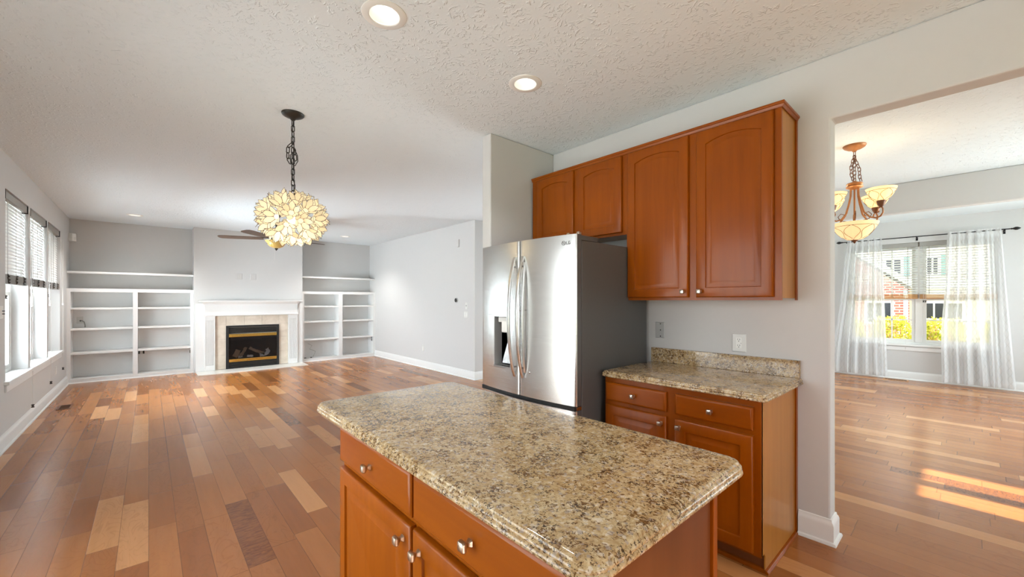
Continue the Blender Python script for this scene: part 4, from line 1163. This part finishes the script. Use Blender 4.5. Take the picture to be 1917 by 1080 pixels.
def wires(m, c_, R, Hh, n):
    pr = [(0.16, 0.0), (0.34, 0.06), (0.56, 0.22), (0.74, 0.46), (0.88, 0.72), (0.925, 0.79)]
    def rad(z):
        for (r0, z0), (r1, z1) in zip(pr, pr[1:]):
            if z <= z1: return r0 + (r1 - r0) * (z - z0) / (z1 - z0)
        return pr[-1][0]
    m.tube([(c_[0] + (rad(.79) * R + .001) * math.cos(a * PI / 16), c_[1] + (rad(.79) * R + .001) * math.sin(a * PI / 16), c_[2] + .79 * Hh) for a in range(32)], 0.0018, 5, closed=True)
    for k in range(n):
        a0 = 2 * PI * k / n
        for sgn in (1, -1):
            pts = []
            for j in range(11):
                f = j / 10; z = 0.02 + 0.77 * f
                a = a0 + sgn * (PI / n) * 0.92 * math.sin(PI * f * 0.98)
                r = rad(z) * R + 0.001
                pts.append((c_[0] + r * math.cos(a), c_[1] + r * math.sin(a), c_[2] + z * Hh))
            m.tube(pts, 0.0016, 5)
bb = MB(); bowl(bb, (HX, HY, 1.905), 0.168, 0.150); b0 = bb.build('bowl_shade', 'shade', chn, smooth=True)
wv = MB(); wires(wv, (HX, HY, 1.905), 0.168, 0.150, 6); wv.build('wire_overlay', 'rustdark', b0)
MB().lathe([(0.034, 0.012), (0.030, 0.0), (0.012, -0.012), (0.008, -0.022), (0.001, -0.030)], (HX, HY, 1.905), 16, True, True).build('finial', 'rustdark', chn, smooth=True)
right = Vector((math.cos(YAW), -math.sin(YAW), 0)); fwd = Vector((math.sin(YAW), math.cos(YAW), 0))
base_an = math.atan2(right.y, right.x)
for k in range(4):
    an = base_an + math.radians(-81 + 90 * k)
    dx, dy = math.cos(an), math.sin(an)
    def A(r, z): return (HX + dx * r, HY + dy * r, z)
    pts = [A(r if r < 0.06 else 0.035 + (r - 0.035) * 0.75, z) for r, z in ((0.035, 2.37), (0.038, 2.30), (0.055, 2.23), (0.10, 2.14), (0.17, 2.085), (0.24, 2.068), (0.285, 2.078), (0.310, 2.105), (0.308, 2.138), (0.288, 2.155), (0.262, 2.146), (0.252, 2.125), (0.262, 2.112), (0.272, 2.120))]
    arm = MB().tube(pts, [0.0068] * 7 + [0.006, 0.006, 0.0055, 0.005, 0.005, 0.0045, 0.004], 8).build('arm', 'rust', chn, smooth=True)
    MB().lathe([(0.008, 0.0), (0.014, 0.006), (0.024, 0.026), (0.027, 0.034), (0.031, 0.046), (0.031, 0.056), (0.014, 0.058)], (*A(0.226, 0)[:2], 2.150), 20, True, True).build('cup', 'rustdark', arm, smooth=True)
    s = MB(); bowl(s, (*A(0.226, 0)[:2], 2.200), 0.102, 0.108)
    so = s.build('glass_shade', 'shade', chn, smooth=True)
    w = MB(); wires(w, (*A(0.226, 0)[:2], 2.200), 0.102, 0.108, 5); w.build('wire_overlay', 'rustdark', so)
    w = MB()
    a2 = an + PI / 4
    sp = [(HX + math.cos(a2) * r, HY + math.sin(a2) * r, z) for r, z in ((0.02, 2.08), (0.05, 2.075), (0.10, 2.09), (0.115, 2.125), (0.095, 2.15), (0.07, 2.14), (0.068, 2.12), (0.08, 2.112))]
    w.tube(sp, 0.0035, 6).build('scroll', 'rustdark', chn, smooth=True)
    d = bpy.data.lights.new('chandelier_lamp', 'POINT'); d.energy = 1.0; d.shadow_soft_size = 0.03; d.color = (1, 0.88, 0.68)
    o = bpy.data.objects.new('chandelier_lamp', d); o.location = (*A(0.226, 0)[:2], 2.29); col.objects.link(o); o.parent = chn; o.matrix_parent_inverse = Matrix.Translation(-chn.location)

# ------------------------------------------------------------------ dining window, blinds, curtains
y0, y1, z0, z1 = DWIN
ym = 0.56
w = MB(); F = 0.05; xo = XR + 0.07
w.box(xo, xo + 0.07, y0, y0 + F, z0, z1).box(xo, xo + 0.07, y1 - F, y1, z0, z1).box(xo, xo + 0.07, y0 + F, y1 - F, z0, z0 + F).box(xo, xo + 0.07, y0 + F, y1 - F, z1 - F, z1).box(xo - 0.01, xo + 0.07, ym - 0.045, ym + 0.045, z0 + F, z1 - F)
win4 = struct('window_4', w, 'white', bevel=0.003)
for (a, b) in ((y0 + F, ym - 0.045), (ym + 0.045, y1 - F)):
    for (za, zb, dx) in ((z0 + F, 1.41, 0.0), (1.37, z1 - F, 0.028)):
        S = 0.045; s = MB(); xa, xb = xo + 0.005 + dx, xo + 0.028 + dx
        s.box(xa, xb, a, a + S, za, zb).box(xa, xb, b - S, b, za, zb).box(xa, xb, a + S, b - S, za, za + S).box(xa, xb, a + S, b - S, zb - S, zb)
        zc = (za + zb) / 2; n3 = (b - a - 2 * S) / 3
        s.box(xa + 0.006, xb - 0.006, a + S, b - S, zc - 0.01, zc + 0.01)
        for q in (1, 2): s.box(xa + 0.006, xb - 0.006, a + S + n3 * q - 0.01, a + S + n3 * q + 0.01, za + S, zb - S)
        so = s.build('sash', 'white', win4, bevel=0.002)
        MB().box(xa + 0.010, xa + 0.013, a + S, b - S, za + S, zb - S).build('glass_pane', 'glass', so)
struct('trim_2', MB().box(XR - 0.04, XR + 0.07, y0 - 0.06, y1 + 0.06, z0 - 0.02, z0 + 0.012).box(XR - 0.016, XR, y0 - 0.03, y1 + 0.03, z0 - 0.10, z0 - 0.03), 'trim', bevel=0.004)

def dining_blind(a, b, label, tassels):
    t = thing('window_blind', (XR, (a + b) / 2, z1), label, 'blind', 'blinds on the dining window')
    MB().box(XR + 0.008, XR + 0.062, a + 0.006, b - 0.006, z1 - 0.075, z1 - 0.002).build('head_rail', 'headrail', t, bevel=0.003)
    s = MB(); n = 19; zt, zb = z1 - 0.085, 1.475
    xc = XR + 0.035
    for k in range(n):
        z = zt - (k + 0.5) * (zt - zb) / n
        tl_ = math.radians(26); ca, sa = 0.024 * math.cos(tl_), 0.024 * math.sin(tl_)
        ring = lambda yy: [(xc - ca, yy, z - sa), (xc, yy, z + 0.002), (xc + ca, yy, z + sa), (xc + ca, yy, z + sa - 0.003), (xc, yy, z - 0.0015), (xc - ca, yy, z - sa - 0.003)]
        s.rings([ring(a + 0.01), ring(b - 0.01)])
    s.build('slats', 'slat', t)
    st = MB()
    for k in range(9): st.box(xc - 0.025, xc + 0.025, a + 0.01, b - 0.01, 1.418 + k * 0.0058, 1.4225 + k * 0.0058)
    st.box(xc - 0.025, xc + 0.025, a + 0.01, b - 0.01, 1.395, 1.416)
    st.build('bottom_rail', 'tan', t)
    for f in (0.14, 0.5, 0.86):
        y = a + (b - a) * f; MB().box(xc - 0.027, xc - 0.026, y - 0.004, y + 0.004, 1.47, z1 - 0.07).build('ladder_cord', 'headrail', t)
    for yy, zend in tassels:
        c_ = MB().tube([(XR - 0.005, yy, z1 - 0.07), (XR - 0.005, yy, zend + 0.03)], 0.002, 6).build('lift_cord', 'cord', t)
        MB().lathe([(0.003, 0.034), (0.012, 0.03), (0.012, 0.02), (0.007, 0.014), (0.013, 0.0)], (XR - 0.005, yy, zend), 10, True, True).build('tassel', 'darkcord', c_, smooth=True)
dining_blind(ym + 0.003, y1 - 0.004, 'white blind with tan bottom rail on the left half of the dining window', [(0.72, 0.52)])
dining_blind(y0 + 0.004, ym - 0.003, 'white blind with tan bottom rail on the right half of the dining window', [(0.50, 1.335), (0.475, 1.335)])

XRD = XR - 0.10; ZR = 2.445
rod = thing('curtain_rod', (XRD, 0.57, ZR), 'thin black curtain rod with pointed finials above the dining window', 'curtain rod')
MB().tube([(XRD, -0.43, ZR), (XRD, 1.56, ZR)], 0.008, 10).build('rod', 'rodblack', rod, smooth=True)
for y, sgn in ((1.56, 1), (-0.43, -1)):
    prof = [(0.010, 0.0), (0.014, 0.008), (0.010, 0.016), (0.014, 0.022), (0.024, 0.045), (0.022, 0.065), (0.010, 0.085), (0.002, 0.095)]
    m = MB(); m.rings([[(XRD + r * math.cos(2 * PI * i / 14), y + sgn * d, ZR + r * math.sin(2 * PI * i / 14)) for i in range(14)] for r, d in prof])
    m.build('finial', 'rodblack', rod, smooth=True)
for y in (1.50, 0.58, -0.37):
    m = MB(); m.tube([(XR - 0.001, y, ZR - 0.03), (XR - 0.03, y, ZR - 0.03), (XRD, y, ZR - 0.016)], 0.006, 8); m.box(XR - 0.005, XR - 0.001, y - 0.012, y + 0.012, ZR - 0.06, ZR)
    m.tube([(XRD, y - 0.006, ZR - 0.012), (XRD, y + 0.006, ZR - 0.012)], 0.013, 10)
    m.build('bracket', 'rodblack', rod, smooth=True)

def curtain(ta, tb, ba, bb_, cloth, folds, label, seed):
    rnd = random.Random(seed)
    m = MB(); nu, nv = 150, 30
    ph = [rnd.uniform(0, 6.28) for _ in range(4)]
    flare = [rnd.uniform(-1, 1) for _ in range(6)]
    m.uv = []
    for j in range(nv + 1):
        v = j / nv
        z = ZR + 0.03 - v * (ZR + 0.03 - 0.035)
        for i in range(nu + 1):
            u = i / nu
            ua = u + 0.018 * math.sin(2 * PI * u * 2.3 + ph[3]) * v
            y = (ta + (tb - ta) * u) * (1 - v) + (ba + (bb_ - ba) * ua) * v
            if v > 0.0: y += 0.02 * math.sin(2 * PI * v * 1.3 + ph[0]) * v * (1 - u)
            amp = 0.012 + 0.034 * min(1, v * 3)
            if v < 0.06: amp = 0.010
            a = u * folds
            wv_ = math.sin(2 * PI * a + ph[0] + 0.7 * math.sin(v * 2.2)) * (0.65 + 0.35 * math.sin(2 * PI * u * 1.7 + ph[1])) + 0.3 * math.sin(2 * PI * a * 2.13 + ph[2] + 1.2 * v)
            x = XRD + amp * wv_
            if abs(z - ZR) < 0.05: x = XRD + (0.010 if False else 0.004) * wv_ - 0.011
            x = min(x, XR - 0.045)
            m.v.append((x, y, z)); m.uv.append((u * cloth, z))
    for j in range(nv):
        for i in range(nu):
            a = j * (nu + 1) + i
            m.f.append((a, a + 1, a + nu + 2, a + nu + 1))
    o = m.build('sheer_curtain', 'sheer', None, smooth='all', fix=False)
    return tag(o, label, 'curtain', 'sheer curtains at the dining window')
curtain(1.50, 1.015, 1.72, 0.93, 1.3, 5.5, 'white sheer trellis curtain at the left side of the dining window', 3)
curtain(0.225, -0.335, 0.30, -0.47, 1.35, 5.5, 'white sheer trellis curtain at the right side of the dining window', 9)

# ------------------------------------------------------------------ outside
lawn = struct('ground', MB().box(-40, 60, -40, 60, -0.5, -0.45), 'lawn')
struct('added_sun_blocker', MB().box(4.9, 9.92, -6.4, -2.9, 2.55, 2.7), 'trim')  # unseen slab added to keep the sun out of the wide back window
struct('ground_patio', MB().box(-14, -1.3, -6, 16, -0.44, -0.12), 'patio')
S_ = 28.0 / 18.0
def hy(y): return y * S_
def hz(z): return (z - 1.37) * S_ + 1.37
XH = 28.0
hs = thing('neighbour_house', (XH + 2, 0, -0.45), 'red brick and cream siding house seen through the dining window', 'house')
MB().box(XH, XH + 6, -7, 9, -0.45, 6.4).build('siding_wall', 'siding', hs)
gb = MB(); gy1 = hy(1.24)
gb.prism([(gy1, -0.45), (gy1, hz(1.72)), (4.6, 4.2), (8.0, 2.2), (8.0, -0.45)], 'x', XH - 0.9, XH - 0.001)
gb.build('brick_gable', 'brick', hs)
rf = MB(); rf.rings([[(XH - 1.15, gy1 - 0.35, hz(1.66)), (XH - 1.15, gy1 - 0.35, hz(1.82)), (XH - 1.15, 4.6, 4.75), (XH - 1.15, 4.6, 4.3)], [(XH - 0.002, gy1 - 0.35, hz(1.66)), (XH - 0.002, gy1 - 0.35, hz(1.82)), (XH - 0.002, 4.6, 4.75), (XH - 0.002, 4.6, 4.3)]])
rf.build('gable_trim', 'housetrim', hs)
MB().box(XH - 0.93, XH - 0.895, gy1 - 0.02, gy1 + 0.14, -0.45, hz(1.70)).build('corner_trim', 'housetrim', hs)
rr_ = MB(); rr_.prism([(XH - 0.6, 6.3), (XH + 3, 8.6), (XH + 6.6, 6.3)], 'y', -7.4, 9.4); rr_.build('roof', 'roofm', hs)
def hwin(ya, yb_, za, zb, xx, mull, shut=None):
    f = MB().box(xx - 0.05, xx - 0.001, hy(ya) - 0.08, hy(yb_) + 0.08, hz(za) - 0.08, hz(zb) + 0.08).build('window', 'housetrim', hs)
    n = mull
    g = MB()
    for k in range(n):
        a = hy(ya) + (hy(yb_) - hy(ya)) * k / n + 0.03; b = hy(ya) + (hy(yb_) - hy(ya)) * (k + 1) / n - 0.03
        g.box(xx - 0.056, xx - 0.049, a, b, hz(za) + 0.02, hz(zb) - 0.02)
    g.build('pane', 'housewin', f)
    if shut:
        for a, b in shut: MB().box(xx - 0.04, xx - 0.001, hy(a), hy(b), hz(za) - 0.08, hz(zb) + 0.08).build('shutter', 'shutter', hs)
hwin(0.46, 0.93, 0.80, 1.29, XH, 2)
hwin(0.10, 0.44, 0.80, 1.29, XH, 1)
hwin(0.60, 0.86, 2.16, 2.70, XH, 2, [(0.90, 1.00), (0.42, 0.56)])
hwin(1.42, 1.80, 2.16, 2.70, XH, 2, [(1.23, 1.38)])
hwin(1.60, 2.20, 0.66, 1.30, XH - 0.9, 3)
MB().box(XH - 0.12, XH - 0.001, -7, hy(1.2), hz(1.72), hz(1.98)).build('band_board', 'housetrim', hs)

def shrub(x, y, z0_, z1_, r, label, seed):
    rnd = random.Random(seed)
    t = thing('shrub', (x, y, -0.45), label, 'shrub', 'shrubs outside the dining window')
    m = MB()
    for k in range(1500):
        a = rnd.uniform(0, 2 * PI); zz = rnd.random(); rr = r * (0.35 + 0.65 * math.sqrt(rnd.random())) * (1 - 0.35 * zz ** 3)
        c_ = Vector((x + rr * math.cos(a) * 0.7, y + rr * math.sin(a), z0_ + (z1_ - z0_) * zz + rnd.uniform(-.04, .06)))
        d1 = Vector((rnd.gauss(0, 1), rnd.gauss(0, 1), rnd.gauss(0, 1) + 0.5)).normalized()
        d2 = d1.orthogonal().normalized() * rnd.uniform(0.014, 0.022); d1 *= rnd.uniform(0.03, 0.05)
        m.add([c_ - d1, c_ + d2, c_ + d1, c_ - d2], [(0, 1, 2, 3)])
    m.build('foliage', 'leaf', t, fix=False)
    s = MB()
    for k in range(26):
        a = rnd.uniform(0, 2 * PI); q = rnd.uniform(0.2, 0.9) * r
        s.tube([(x + 0.1 * math.cos(a), y + 0.1 * math.sin(a), -0.45), (x + 0.6 * q * math.cos(a), y + q * math.sin(a), (z0_ + z1_) / 2), (x + 0.7 * q * math.cos(a), y + q * 1.1 * math.sin(a), z1_ - 0.05)], [0.012, 0.008, 0.003], 5)
    s.build('stems', 'tan', t)
shrub(13.0, 1.20, 0.0, 0.98, 0.40, 'yellow green shrub outside the left half of the dining window', 4)
shrub(13.1, 0.36, 0.0, 0.93, 0.40, 'yellow green shrub outside the right half of the dining window', 5)
shrub(13.2, 2.06, 0.0, 0.90, 0.40, 'yellow green shrub outside, behind the left sheer curtain', 6)
shrub(13.2, -0.5, 0.0, 0.90, 0.40, 'yellow green shrub outside, behind the right sheer curtain', 8)
